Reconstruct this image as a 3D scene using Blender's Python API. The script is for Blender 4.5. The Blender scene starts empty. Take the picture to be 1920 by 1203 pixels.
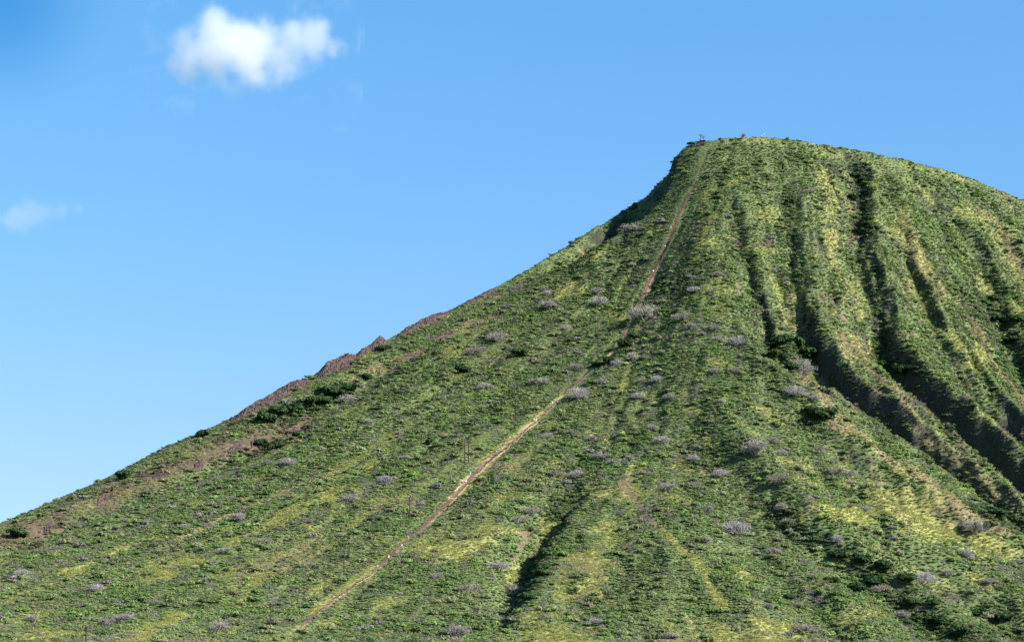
import bpy, math, os, random, re
import numpy as np
from mathutils import Vector, Matrix, noise as mnoise
QUICK = os.environ.get('QUICK') == '1'
rnd = random.Random(7)
rng = np.random.default_rng(11)
scene = bpy.context.scene
COL = scene.collection

# ------------------------------------------------------------------ camera
F = 4660.0; PITCH = math.radians(8.6); CAMZ = 2.0
CU, CV = 960.0, 601.5
cP, sP = math.cos(PITCH), math.sin(PITCH)
def XT(u, v):
    """pixel of the 1920-wide photograph -> x/y and (z-camera)/y of its ray"""
    a = np.asarray(u, float) - CU; b = CV - np.asarray(v, float)
    den = F*cP - b*sP
    return a/den, (F*sP + b*cP)/den
def PIX(x, y, z):
    y = np.maximum(y, 1.0)
    cy = y*cP + (z-CAMZ)*sP
    cz = -y*sP + (z-CAMZ)*cP
    return CU + F*x/cy, CV - F*cz/cy
cam = bpy.data.cameras.new('camera'); co = bpy.data.objects.new('camera', cam); COL.objects.link(co)
co.location = (0, 0, CAMZ); co.rotation_euler = (math.radians(90)+PITCH, 0, 0)
cam.sensor_width = 36; cam.lens = 36*F/1920; cam.clip_start = 1; cam.clip_end = 60000
scene.camera = co

# ------------------------------------------------------------------ numpy noise
_perm = np.random.default_rng(5).permutation(512)
_g = np.random.default_rng(6).uniform(0, 2*np.pi, 512); _gx, _gy = np.cos(_g), np.sin(_g)
def pn(x, y, seed=0):
    x = x + seed*17.31; y = y + seed*9.17
    xi = np.floor(x).astype(int); yi = np.floor(y).astype(int); xf = x-xi; yf = y-yi
    u = xf*xf*xf*(xf*(xf*6-15)+10); v = yf*yf*yf*(yf*(yf*6-15)+10)
    def g(ix, iy):
        h = _perm[(_perm[ix & 511] + iy) & 511]
        return _gx[h]*(x-ix) + _gy[h]*(y-iy)
    a = g(xi, yi); b = g(xi+1, yi); c = g(xi, yi+1); d = g(xi+1, yi+1)
    return 1.4*((a*(1-u)+b*u)*(1-v) + (c*(1-u)+d*u)*v)
def fbm(x, y, n=4, seed=0):
    r = 0; a = 1; t = 0
    for i in range(n):
        r = r + a*pn(x*2**i, y*2**i, seed+i*3); t += a; a *= .55
    return r/t
def sstep(a, b, x):
    t = np.clip((x-a)/(b-a), 0, 1); return t*t*(3-2*t)

# ------------------------------------------------------------------ base mountain
SKY = [(-400,1120),(0,981),(100,938),(200,895),(300,842),(380,807),(430,785),(470,764),(520,736),(560,716),(610,690),(640,676),(690,652),(735,632),
       (775,609),(840,582),(900,552),(960,522),(1020,487),(1050,470),(1081,449),(1112,428),(1140,415),(1162,399),(1196,378),(1217,364),(1231,349),(1244,329),(1256,313),(1262,300),
       (1272,285),(1290,273),(1310,267),(1342,261),(1400,257),(1450,258),(1500,264),(1560,274),(1640,288),(1700,300),(1770,318),(1830,338),
       (1880,358),(1920,376),(2000,415),(2400,640)]
_su = np.array([p[0] for p in SKY], float); _sv = np.array([p[1] for p in SKY], float)
SX, ST = XT(_su, _sv)
_ul = np.linspace(-400, 2400, 561); _vl = np.interp(_ul, _su, _sv)
_k = np.hanning(97); _k /= _k.sum(); _vl = np.convolve(np.pad(_vl, 48, 'reflect', reflect_type='odd'), _k, 'valid')
BX, BT = XT(_ul, _vl)
def mono(u, pts):
    p = np.array(pts, float); X = XT(p[:,0], np.full(len(p), 700.0))[0]
    uu = np.linspace(X[0], X[-1], 400); r = np.interp(uu, X, p[:,1])
    k = np.ones(15)/15; r = np.convolve(np.pad(r, 7, 'edge'), k, 'valid')
    return np.interp(u, uu, r)
RP = [(-400,1000),(0,1075),(430,1190),(700,1265),(900,1325),(1040,1368),(1120,1402),(1190,1424),(1245,1426),(1290,1412),(1400,1405),(1600,1425),(1920,1465),(2400,1500)]
BP = [(-400,800),(0,820),(500,835),(1000,850),(1500,865),(1920,935),(2400,1000)]
def base(x, y):
    yy = np.maximum(y, 60.0); X = x/yy
    Xc = np.clip(X, SX[0], SX[-1])
    R = mono(Xc, RP); B = mono(Xc, BP)
    Tr = np.interp(Xc, BX, BT)
    Tb = XT(Xc*F, 1203.0)[1]
    zr = R*Tr + CAMZ; zb = B*Tb + CAMZ
    s = (yy-B)/(R-B)
    sc = np.clip(s, 0, 1)
    z = zb + (zr-zb)*(0.78*sc + 0.22*sc**2.2)
    over = yy-R
    z = np.where(over > 0, zr - (np.sqrt(over**2+12**2)-12)*0.55, z)
    z = np.where(s < 0, zb*np.clip((yy-300)/(B-300), 0, 1)**1.6, z)
    fade = 1-sstep(.30, .75, np.abs(X))
    return np.maximum(z*fade, 0.0)*sstep(100, 300, y) - 0.0

def unproject(u, v, hf, lower=0.0, lo=700, hi=1500):
    """march the ray until it meets the surface hf"""
    X, T = XT(u, v)
    ys = np.linspace(lo, hi, 900)
    zs = hf(X*ys, ys) - lower
    d = zs - (CAMZ + T*ys)
    k = np.argmax(d > 0)
    if d[k] <= 0:
        k = int(np.argmax(d)); y = ys[k]
    elif k == 0: y = ys[0]
    else:
        t = -d[k-1]/(d[k]-d[k-1]); y = ys[k-1] + t*(ys[k]-ys[k-1])
    return float(X*y), float(y)

# gullies: (pixels, depth list, width of the left flank, width of the right flank) in metres
GUL = [
 ([(1383,395),(1388,460),(1405,505),(1425,560),(1437,640),(1475,680),(1540,735)], [5,10,11,16,20,14,10], 13, 5),
 ([(1472,335),(1482,410),(1478,470),(1490,550),(1500,610),(1535,680),(1562,738),(1612,785),(1690,840),(1770,892),(1850,945),(1930,1000)], [5,10,12,17,20,25,30,31,29,25,21,17], 20, 7),
 ([(1575,300),(1606,345),(1612,400),(1603,470),(1622,530),(1645,590),(1658,668),(1700,735),(1760,790),(1830,850),(1900,905),(1960,955)], [6,16,19,17,16,20,26,30,31,30,28,24], 20, 7),
 ([(1745,365),(1775,410),(1822,460),(1852,530),(1880,605),(1905,670),(1945,745)], [4,9,11,15,19,24,24], 20, 7),
 ([(1720,560),(1770,650),(1812,725),(1862,780),(1915,835),(1980,890)], [3,8,13,18,20,20], 16, 6),
 ([(1545,520),(1575,590),(1610,655),(1650,720)], [3,7,8,4], 9, 5),
 ([(1110,850),(1083,905),(1058,965),(1030,1020),(1000,1070),(972,1125),(940,1190)], [1,3,8,12,12,11,7], 12, 5),
 ([(1270,770),(1330,850),(1400,930),(1465,1000),(1540,1050),(1610,1090),(1690,1145),(1770,1210)], [2,7,11,13,15,15,15,14], 28, 12),
 ([(1360,940),(1420,1020),(1480,1100),(1540,1165),(1570,1210)], [2,7,9,9,7], 20, 9),
 ([(1460,740),(1540,830),(1620,890),(1710,950),(1800,1000),(1900,1045)], [3,8,11,12,11,8], 20, 9),
 ([(1240,500),(1232,530),(1226,548)], [1,4,1], 4, 4),
 ([(1420,740),(1500,850),(1580,930),(1650,980)], [1,4,5,2], 16, 9),
 ([(1600,980),(1700,1060),(1800,1120),(1900,1190)], [2,7,10,10], 24, 12),
 # shaded hollow under the left shoulder of the summit
 ([(1300,276),(1275,303),(1256,332),(1240,364),(1212,392),(1180,417),(1148,441),(1112,464),(1070,488),(1020,516),(975,542)], [8,14,17,19,22,25,25,19,12,6,1], 14, 5),
 ([(1205,470),(1170,492),(1140,515)], [2,5,1], 5, 5),
 ([(760,665),(690,725),(630,765),(560,800),(500,840),(420,880),(300,925),(150,985),(0,1040)], [2,8,10,10,9,8,7,7,6], 11, 18),
 ([(900,720),(780,800),(640,880),(480,960),(300,1050),(100,1150)], [1,2.5,3,3,3,2], 16, 14),
 ([(1660,330),(1680,400),(1700,480),(1730,560),(1760,640)], [3,6,7,8,6], 12, 5),
 ([(1840,390),(1880,450),(1925,530)], [3,7,9], 12, 6),
 ([(1520,400),(1530,470),(1545,540)], [2,5,5], 9, 5),
 ([(1440,330),(1445,400),(1455,470),(1470,540)], [2,4,5,4], 9, 5),
 ([(1360,560),(1375,640),(1400,720)], [1,3,2], 10, 6),
 ([(820,850),(700,950),(600,1030),(480,1110),(380,1170)], [1,2,2.5,2.5,2], 14, 12),
]
def seg_field(px, py, poly, vals):
    """distance to a polyline, signed side and the interpolated values there"""
    best = np.full(px.shape, 1e9); side = np.zeros(px.shape); val = np.zeros(px.shape)
    for (a, b, va, vb) in zip(poly[:-1], poly[1:], vals[:-1], vals[1:]):
        dx, dy = b[0]-a[0], b[1]-a[1]; L2 = dx*dx+dy*dy+1e-9
        t = np.clip(((px-a[0])*dx+(py-a[1])*dy)/L2, 0, 1)
        qx, qy = px-(a[0]+t*dx), py-(a[1]+t*dy)
        d = np.hypot(qx, qy); m = d < best
        best = np.where(m, d, best); side = np.where(m, np.sign(dx*qy-dy*qx), side)
        val = np.where(m, va+(vb-va)*t, val)
    return best, side, val
GULW = []
for pts, dep, wl, wr in GUL:
    P = []
    for (u, v), d in zip(pts, dep):
        P.append(unproject(u, v, base, d*(0.7 if pts[0][0] != 1300 else 0.1)))
    GULW.append((P, dep, wl, wr))
RIDGES = [([(1304,280),(1284,312),(1266,342),(1250,374),(1222,402),(1190,427),(1152,452),(1108,478),(1062,504)], [2,4,6,7,8,10,11,10,4], 6, 42)]
RIDW = [([unproject(u, v, base, -d*.8) for (u, v), d in zip(p, h)], h, a, b) for p, h, a, b in RIDGES]
CX, CY = 150.0, 1520.0          # the gullies fan out from here
def height_raw(x, y):
    z = base(x, y)
    carve = np.zeros_like(z)
    wx = x + 4*fbm(x/30, y/30, 3, 21) + 2.6*fbm(x/8, y/8, 3, 121); wy = y + 4*fbm(x/30, y/30, 3, 25) + 2.6*fbm(x/8, y/8, 3, 125)
    for P, dep, wl, wr in GULW:
        pp = np.array(P); W = max(wl, wr)*1.6
        m = (x > pp[:,0].min()-W) & (x < pp[:,0].max()+W) & (y > pp[:,1].min()-W) & (y < pp[:,1].max()+W)
        if not m.any(): continue
        d, s, val = seg_field(wx[m], wy[m], P, dep)
        # polylines run downhill (towards the camera): side > 0 is the right-hand bank as the camera sees it
        w = np.where(s > 0, wr, wl)
        t = np.clip(d/w, 0, 1.6)
        prof = np.clip(1-t/1.45, 0, 1)
        prof = prof**1.15*(1-.15*sstep(.35, 0, t))
        c = val*prof
        old = carve[m]; carve[m] = np.maximum(old, c) + .3*np.minimum(old, c)
    for P, hh, wl, wr in RIDW:
        pp = np.array(P); W = 60
        m = (x > pp[:,0].min()-W) & (x < pp[:,0].max()+W) & (y > pp[:,1].min()-W) & (y < pp[:,1].max()+W)
        if not m.any(): continue
        d, s, val = seg_field(x[m], y[m], P, hh)
        z[m] += val*(1-sstep(0, 1, d/np.where(s > 0, wr, wl)))*1.0
    z = z - carve; calm = 1-.75*sstep(3, 9, carve)
    r = np.hypot(x-CX, y-CY); ph = np.arctan2(x-CX, CY-y)
    inside = sstep(.35, .25, np.abs(x/np.maximum(y, 60)))*sstep(500, 700, y)
    rim = sstep(30, 110, mono(np.clip(x/np.maximum(y,60), SX[0], SX[-1]), RP)-y)
    wob = fbm(x/60, y/60, 3, 3)
    ribs = fbm(ph*26+wob*.6, r/160, 3, 8)
    ribs2 = fbm(ph*70+wob*1.2, r/90, 2, 12)
    # sharp narrow ribs between the deep ravines, following them downhill
    gx1 = np.array(GULW[1][0]); gx3 = np.array(GULW[2][0])
    x1 = np.interp(y, gx1[::-1, 1], gx1[::-1, 0]); x3 = np.interp(y, gx3[::-1, 1], gx3[::-1, 0])
    gx4 = np.array(GULW[3][0]); x4 = np.interp(y, gx4[::-1, 1], gx4[::-1, 0]) + np.clip((gx4[:, 1].min()-y)*.35, 0, 60)
    cr = np.where(x < x3, (x-x1)/np.maximum(x3-x1, 12), 1+(x-x3)/np.maximum(x4-x3, 14)*1.6)+wob*.12
    rg = fbm(cr*2.1, y/130, 2, 41); rg2 = fbm(cr*5.3, y/70, 3, 44)
    rgm = sstep(-1.2, -.2, cr)*sstep(900, 1000, y)*inside*(.25+.75*rim)
    z = z - rgm*(calm*.7+.3)*(4.2*(1-np.abs(np.clip(rg*2.6, -1, 1)))**1.5 + 2.6*(1-np.abs(np.clip(rg2*2.4, -1, 1)))**1.4)
    z = z + inside*(calm*(.25+.75*rim)*((ribs*(2.7-1.5*sstep(.05,.09,x/np.maximum(y,60))*sstep(1050,1200,y)) + ribs2*1.2) ) + fbm(x/14, y/14, 4, 31)*1.5*(.5+.5*rim))
    z = z + inside*sstep(4, 12, carve)*(1.5*fbm(x/4.5, y/9, 3, 211) - 1.2*np.abs(fbm(x/7, y/22, 2, 215)))
    return z

# one sheet, fine where the mountain is, reaching the horizon
def axis(lo, hi, step, far):
    a = list(np.arange(lo, hi+step, step)); s = step*1.5; p = a[-1]; q = a[0]; A = []; Bk = []
    while p < far: p += s; A.append(p); s *= 1.25
    s = step*1.5
    while q > -far: q -= s; Bk.append(q); s *= 1.25
    return np.array(Bk[::-1]+a+A)
ST_ = 2.5 if QUICK else 1.2
gx = axis(-350, 410, ST_, 30000); gy = axis(740, 1500, ST_, 30000)
GX, GY = np.meshgrid(gx, gy)
GZ = height_raw(GX, GY)
# pull the crest onto the photographed skyline
Xq = GX/np.maximum(GY, 60)
front = (GY > 600) & (np.abs(Xq) < .26)
cols = np.linspace(-.25, .25, 301)
for it in range(3):
    Tt = np.where(front, (GZ-CAMZ)/np.maximum(GY, 60), -9)
    idx = np.clip(((Xq+.25)/.5*300).round().astype(int), 0, 300)
    mx = np.full(301, -9.0); np.maximum.at(mx, idx[front], Tt[front])
    tgt = np.interp(cols, SX, ST)
    dcol = np.convolve(np.pad(np.clip(tgt-mx, -.04, .04), 3, 'edge'), np.array([1,2,3,4,3,2,1])/16., 'valid')
    dT = np.interp(np.clip(Xq, -.25, .25), cols, dcol)
    Rg = mono(np.clip(Xq, SX[0], SX[-1]), RP)
    w = np.exp(-((GY-Rg)/26.0)**2)*np.where(front, 1, 0)
    GZ = GZ + dT*GY*w
def height(x, y):
    x = np.asarray(x, float); y = np.asarray(y, float)
    i = np.clip(np.searchsorted(gx, x)-1, 0, len(gx)-2); j = np.clip(np.searchsorted(gy, y)-1, 0, len(gy)-2)
    tx = (x-gx[i])/(gx[i+1]-gx[i]); ty = (y-gy[j])/(gy[j+1]-gy[j])
    return (GZ[j,i]*(1-tx)+GZ[j,i+1]*tx)*(1-ty) + (GZ[j+1,i]*(1-tx)+GZ[j+1,i+1]*tx)*ty
def place(u, v):
    x, y = unproject(u, v, height)
    return x, y, float(height(x, y))
def mpp(y): return y/F       # metres per photograph pixel at that distance

# ------------------------------------------------------------------ where the ground is grassy, bare, rocky or densely grown, with some shade in the colour
def poly_xy(pts): return [place(u, v)[:2] for u, v in pts]
PAINT = {'grass': [], 'dry': [], 'soil': [], 'rock': [], 'dark': []}
def ell(kind, *L):
    for e in L:
        u, v, ru, rv = e[:4]; a = e[4] if len(e) > 4 else 0; s = e[5] if len(e) > 5 else 1
        ca, sa = math.cos(math.radians(a)), math.sin(math.radians(a))
        PAINT[kind].append((u, v, ru, rv, ca, sa, s))
ell('grass', (1740,978,140,28,22),(1700,938,75,24,20),(1850,1020,70,22,20),(1600,965,80,16,10),(1405,1198,120,24,8),(1450,1176,60,12,12),(1050,1192,70,18,0),
 (1095,1100,48,22,0,.7),(1110,1055,36,24,0,.6),(1140,1000,30,28,0,.6),(1180,925,30,22,30,.8),(1192,880,22,9,-20),(1260,930,50,10,20,.5),
 (860,1030,62,24,-10,.85),(800,1030,24,22,-40,.9),(930,995,42,12,0,.9),(1035,995,28,18,0,.7),(960,1075,12,26,25,.8),
 (540,965,80,14,-22),(620,928,44,10,-25),(300,1068,44,20,-10,.9),(355,1052,44,12,0,.8),(440,1015,28,10,-20),(135,1070,30,12,0),(60,1150,36,10,0,.6),
 (110,1192,90,12,0,.7),(270,1180,40,10,-30,.6),(480,1095,40,12,-40,.8),(600,1100,30,10,-20,.6),(620,1168,26,10,0,.8),(730,1130,40,14,-10,.5),(700,1150,30,10,0,.5),
 (660,940,40,8,-20,.5),(720,1010,20,10,0,.4),(810,830,16,5,0,.9),(890,905,36,12,-30,.5),(960,930,40,10,0,.5),
 (1060,545,44,14,-15,.8),(1118,478,30,8,-25,.6),(1090,512,16,8,-20,.7),(1440,400,26,20,0,.6),(1430,470,34,10,0,.6),(1545,340,14,38,-18),(1560,385,14,26,-10),
 (1556,440,16,42,-8),(1570,500,12,30,-10,.6),(1600,560,22,46,-25,.8),(1500,560,13,46,-12),(1530,640,16,34,-30,.8),(1610,655,38,20,40,.7),(1690,420,17,46,-5,.9),(1722,500,22,52,-18),
 (1750,590,18,42,-30),(1800,640,40,16,45,.8),(1832,672,36,24,-50,1),(1850,540,13,42,-38,.9),(1780,330,36,8,15,.5),(1700,313,60,5,12,.5),(1820,405,46,14,25,.7),
 (1560,290,60,6,10,.45),(1520,268,40,4,5,.5),(1420,262,50,5,0,.6),(1880,440,26,22,30,.7),(1640,500,14,30,0,.4),(1905,520,10,30,-30,.6),(1440,780,50,9,30,.5),(1300,770,30,8,20,.7),
 (1330,830,36,10,25,.6),(1230,745,30,12,0,.3),(1350,680,24,8,10,.7),(1510,900,40,10,20,.5),(1490,870,40,9,20,.6),(1740,1085,60,10,25,.5),(1830,1085,50,12,30,.6),
 (1590,1160,26,16,-30,.8),(1640,1150,24,12,-20,.6),(1520,1095,30,8,10,.7),(1690,890,22,10,30,.5),(1760,870,30,8,40,.6),(300,905,20,5,-20,.8),(380,770,20,5,-25,.7),(690,660,30,8,-25,.8),(860,625,30,6,-20,.7))
ell('rock', (200,932,22,10,-20,.9),(300,885,34,9,-22,.85),(375,870,24,9,-15,.9),(445,835,34,12,-15,.9),(550,803,26,10,-40,.9),(20,1000,20,10,0,.8),(95,978,24,9,-20,.85),(775,668,22,9,-25,.9),(835,630,22,9,-20,.9),(930,590,24,6,-25,.7),(200,937,70,24,-22,.85),(300,893,90,24,-22,.85),(400,852,90,24,-18,.85),(480,825,70,26,-15,.85),(560,803,56,20,-25,.7),(80,988,100,28,-22,.85),(20,1015,30,18,-20,.6),(120,955,70,14,-24,.5),(450,790,50,8,-20,.5))
ell('dry', (200,935,60,14,-22,.45),(300,895,70,14,-22,.4),(400,855,70,14,-18,.4),(480,825,60,16,-15,.4),(80,985,80,18,-22,.4),
 (700,690,24,10,-20),(765,670,40,8,-25,.8),(885,608,40,8,-20,.9),(1000,560,30,5,-20,.5),(1110,1065,40,26,20,.6),(1100,1120,50,14,0,.6),(1170,915,20,22,20,.8),(930,875,60,12,0,.6),
 (1080,890,40,12,0,.4),(820,1000,30,10,0,.4),(1560,450,14,40,0,.6),(1500,590,16,50,-15,.6),(1600,650,40,26,30,.8),(1720,480,18,60,-20,.7),(1700,540,14,40,-20,.5),(1740,900,50,8,38,.9),
 (1790,960,60,10,30,.9),(1680,960,50,8,30,.8),(1780,990,60,12,25,.7),(1400,1190,60,10,0,.5),(460,1075,40,7,-25,.7),(560,1040,60,8,-25,.5),(330,1020,40,6,-20,.6),(700,955,50,7,-25,.5),
 (250,1195,60,8,0,.4),(1520,710,30,14,30,.5),(1650,900,50,8,38,.6),(1570,800,50,7,40,.8),(1860,410,50,8,30,.6),(1900,480,14,40,-30,.6),(1830,620,12,40,-35,.7),(1760,545,10,30,-30,.7))
ell('soil', (195,930,18,11),(70,992,14,7),(255,908,10,7),(375,872,22,8,-15),(440,838,22,8,-10),(552,803,16,6,-50),(478,832,14,10),(560,808,30,10,-30,.6),(740,690,20,6,-25),(775,670,16,7,-25),(832,633,20,8,-20),
 (872,620,16,5),(98,1000,30,8,-20,.7),(985,1003,9,14,20),(972,1030,7,24,25),(795,1027,12,4,-20),(785,1054,7,5),(1577,590,5,30,-30),(1482,590,8,22,-20),(1490,615,24,8,20),(1592,642,26,6,45),
 (1540,560,8,16,-20,.7),(1702,628,18,5,0),(1395,1075,5,4),(1905,790,14,24,-30),(1250,505,8,8),(1215,545,6,10,-30),(960,858,16,5,0),(1385,540,6,18,-15,.8),
 (470,1005,24,5,-10,.7),(530,1008,20,6,-10,.6),(1560,790,10,5,30),(1800,470,10,14,-20,.5),(1560,1055,10,4,0,.6),(1690,745,30,8,35,.6),(1790,945,14,5,20,.6),(1880,800,16,8,40,.6))
ell('rock', (1383,455,9,16),(1442,455,26,5,-8),(1598,440,6,30),(1640,740,60,18,42,.8),(1750,760,60,22,42,.8),(1595,745,50,14,40,.8),(1800,820,50,14,45,.6),(1905,800,20,34,-30,.8),(1735,374,12,4,0,.6),(1850,384,18,4,10,.6),
 (540,730,60,9,-26),(640,680,60,12,-24),(700,645,30,10,-20),(790,600,60,9,-28),(850,575,40,6,-25),(470,765,40,8,-28),(480,828,20,10,-10,.7),(1480,560,6,40,-15,.6),(1560,560,6,20,-30,.5),(1010,1030,8,30,25,.4))
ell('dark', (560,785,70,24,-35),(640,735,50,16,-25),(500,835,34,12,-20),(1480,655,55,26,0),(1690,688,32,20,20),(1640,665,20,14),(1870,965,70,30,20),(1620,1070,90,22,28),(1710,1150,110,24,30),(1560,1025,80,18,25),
 (1480,975,60,22,30),(1620,400,20,90,-12),(1480,400,10,60),(1650,620,14,60,-10),(1850,560,40,90,-20,.6),(1140,668,40,12,-20),(1130,470,30,10,-30,.6),(1180,500,30,14,-30,.7),(1020,1060,20,60,30),(1040,960,16,40,20),  # strips in the ravines put shade as well as dense growth into the colour
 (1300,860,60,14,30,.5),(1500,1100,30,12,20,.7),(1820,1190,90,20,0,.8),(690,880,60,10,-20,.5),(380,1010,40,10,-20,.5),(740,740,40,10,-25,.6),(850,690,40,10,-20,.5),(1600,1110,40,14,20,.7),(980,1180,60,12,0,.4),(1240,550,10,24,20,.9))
STAIR_PX = [(1334,268),(1330,278),(1318,300),(1301,345),(1286,375),(1272,405),(1262,430),(1251,455),(1240,480),(1228,505),(1215,530),(1206,555),(1197,575),(1186,597),(1175,620),(1165,640),(1150,658),(1135,674),
 (1105,697),(1085,714),(1060,737),(1030,765),(1005,790),(975,814),(950,838),(925,857),(905,873),(887,892),(872,908),(855,926),(835,948),(810,972),(785,996),(768,1012),(740,1037),(715,1057),(695,1077),(665,1097),(640,1114),(610,1137),(585,1157),(562,1176)]
TRAILS = [('soil', [(1170,900),(1178,920),(1195,940),(1212,962),(1235,990)], 1.5, 1), ('grass', [(1235,990),(1262,1012),(1300,1045),(1320,1075),(1337,1110),(1358,1140)], 1.9, 1),
 ('dark', [(1368,300),(1352,345),(1338,400),(1322,432),(1302,490),(1290,520),(1296,545)], 1.4, 1), ('grass', [(335,1150),(312,1166),(280,1180),(235,1203)], 3.0, 1),
 ('grass', [(585,1150),(640,1105),(695,1066),(760,1010)], 2.2, .9), ('grass', [(560,1180),(540,1190),(500,1200)], 1.4, .7), ('grass', [(900,866),(960,820),(1010,780),(1060,735)], 1.6, 1), ('soil', [(1100,700),(1060,737)], 1.2, .6),
 ('grass', [(1178,690),(1168,720),(1158,745)], 1.2, .8), ('dark', [(1160,770),(1180,800),(1195,845)], 1.4, .9), ('grass', [(1340,400),(1320,440),(1300,500)], 1.6, .7),
 ('dry', [(1500,700),(1560,775),(1640,838),(1740,905),(1800,955),(1890,995)], 3, .8), ('dry', [(1560,620),(1640,700),(1720,800),(1800,868),(1900,935)], 2.6, .7),
 ('dry', [(1700,440),(1760,530),(1830,610),(1862,680),(1925,758)], 2.5, .8), ('dry', [(1880,440),(1925,520)], 2.5, .8), ('grass', [(1440,500),(1462,560),(1470,600)], 2, .6),
 ('grass', [(640,1000),(700,960),(760,930)], 2, .5), ('grass', [(0,1130),(160,1062),(270,1008)], 1.6, .6), ('dry', [(330,1010),(480,942),(640,880)], 1.6, .6), ('grass', [(180,1110),(300,1050),(430,992)], 1.5, .6), ('dry', [(480,1100),(600,1030),(720,950)], 1.6, .6), ('grass', [(560,935),(660,885),(770,825)], 1.5, .5), ('dark', [(300,960),(480,880),(640,800)], 1.5, .6), ('dark', [(200,1060),(380,985),(520,915)], 1.4, .6), ('dark', [(560,1000),(700,910),(800,850)], 1.6, .5), ('dark', [(760,780),(860,720),(950,670)], 1.6, .6), ('dry', [(420,1110),(520,1050),(600,1010)], 2, .5), ('dark', [(1172,405),(1130,440),(1080,475)], 1, .3)]  # last dark strip puts the shoulder's shadow into the ground colour
stair_xy = poly_xy(STAIR_PX)
trail_xy = [(k, poly_xy(p), w, s) for k, p, w, s in TRAILS]
def paint(x, y, z):
    u, v = PIX(x, y, z)
    n1 = fbm(x/9, y/9, 3, 51); n2 = fbm(x/3.2, y/3.2, 2, 57)
    out = {}
    for k, L in PAINT.items():
        w = np.zeros(x.shape)
        for (a, b, ru, rv, ca, sa, s) in L:
            m = (np.abs(u-a) < 1.8*max(ru, rv)) & (np.abs(v-b) < 1.8*max(ru, rv))
            if not m.any(): continue
            du = u[m]-a; dv = v[m]-b
            q = np.hypot((du*ca+dv*sa)/ru, (-du*sa+dv*ca)/rv)
            q = q - 1.15*n1[m] - .75*n2[m]
            s2 = s*(.72 if (k == 'grass' and a > 1380 and b < 620) else 1); w[m] = np.maximum(w[m], s2*sstep(1.1, .55, q))
        out[k] = w
    for k, P, wd, s in trail_xy:
        pp = np.array(P); W = 9
        m = (x > pp[:,0].min()-W) & (x < pp[:,0].max()+W) & (y > pp[:,1].min()-W) & (y < pp[:,1].max()+W)
        d, _, _ = seg_field(x[m], y[m], P, [0]*len(P))
        q = d/wd - .6*n2[m] - .3*n1[m]
        o = out[k]; o[m] = np.maximum(o[m], s*sstep(1.3, .7, q))
    P = stair_xy; pp = np.array(P); W = 12
    m = (x > pp[:,0].min()-W) & (x < pp[:,0].max()+W) & (y > pp[:,1].min()-W) & (y < pp[:,1].max()+W)
    # wide and bare in the middle, narrow near the foot and overgrown near the top
    idx = [0 if i < 5 else 1 for i in range(len(P))]
    wd = [.1,.1,.2,.4,1.0,1.3,1.5,1.6,2.0,2.4,2.4,2.3,1.7,.9,1.3,1.5,1.3,.3,.2,1.0,.8,.9,1.1,1.6,2.1,3.0,3.4,3.2,2.9,2.4,2.2,2.0,1.7,1.2,.9,.8,.9,.8,.8,.9,1.0,.6]
    d, _, ww = seg_field(x[m], y[m], P, wd)
    st = np.full(x.shape, 99.0); st[m] = d
    out['track'] = np.zeros(x.shape); o = out['track']; o[m] = np.maximum(o[m], sstep(1.2, .85, d/np.maximum(ww*.68, .05) - .7*n2[m]))
    out['stair'] = st
    # scattered patches of their own
    inn = 1.0
    out['grass'] = np.maximum(out['grass'], .55*sstep(.24, .42, fbm(x/22, y/30, 4, 61)+.1*n2))
    out['dry'] = np.maximum(out['dry'], .6*sstep(.3, .46, fbm(x/17, y/24, 4, 71)+.1*n2))
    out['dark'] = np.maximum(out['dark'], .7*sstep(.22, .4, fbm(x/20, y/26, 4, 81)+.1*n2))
    return out

print('painting'); 
PW = paint(GX, GY, GZ)
def mixc(c, w, k): return c + (np.array(k)-c)*w[..., None]
gc = np.zeros(GX.shape+(3,)) + np.array((.095,.125,.05))
n = fbm(GX/6, GY/6, 3, 91)
gc = gc*(1+.5*n[..., None])
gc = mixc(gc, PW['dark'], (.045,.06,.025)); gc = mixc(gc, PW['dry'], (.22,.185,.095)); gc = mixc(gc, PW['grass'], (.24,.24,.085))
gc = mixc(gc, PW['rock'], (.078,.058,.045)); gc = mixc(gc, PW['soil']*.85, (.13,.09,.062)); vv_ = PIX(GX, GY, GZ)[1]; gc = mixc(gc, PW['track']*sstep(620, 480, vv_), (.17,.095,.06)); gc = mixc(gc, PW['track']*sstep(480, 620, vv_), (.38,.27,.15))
# very steep banks show rock, darkened to add gully shade to the colour
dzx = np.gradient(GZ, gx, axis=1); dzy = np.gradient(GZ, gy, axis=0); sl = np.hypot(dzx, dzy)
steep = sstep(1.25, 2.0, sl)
gc = mixc(gc, steep*.85, (.036,.034,.033))

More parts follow.
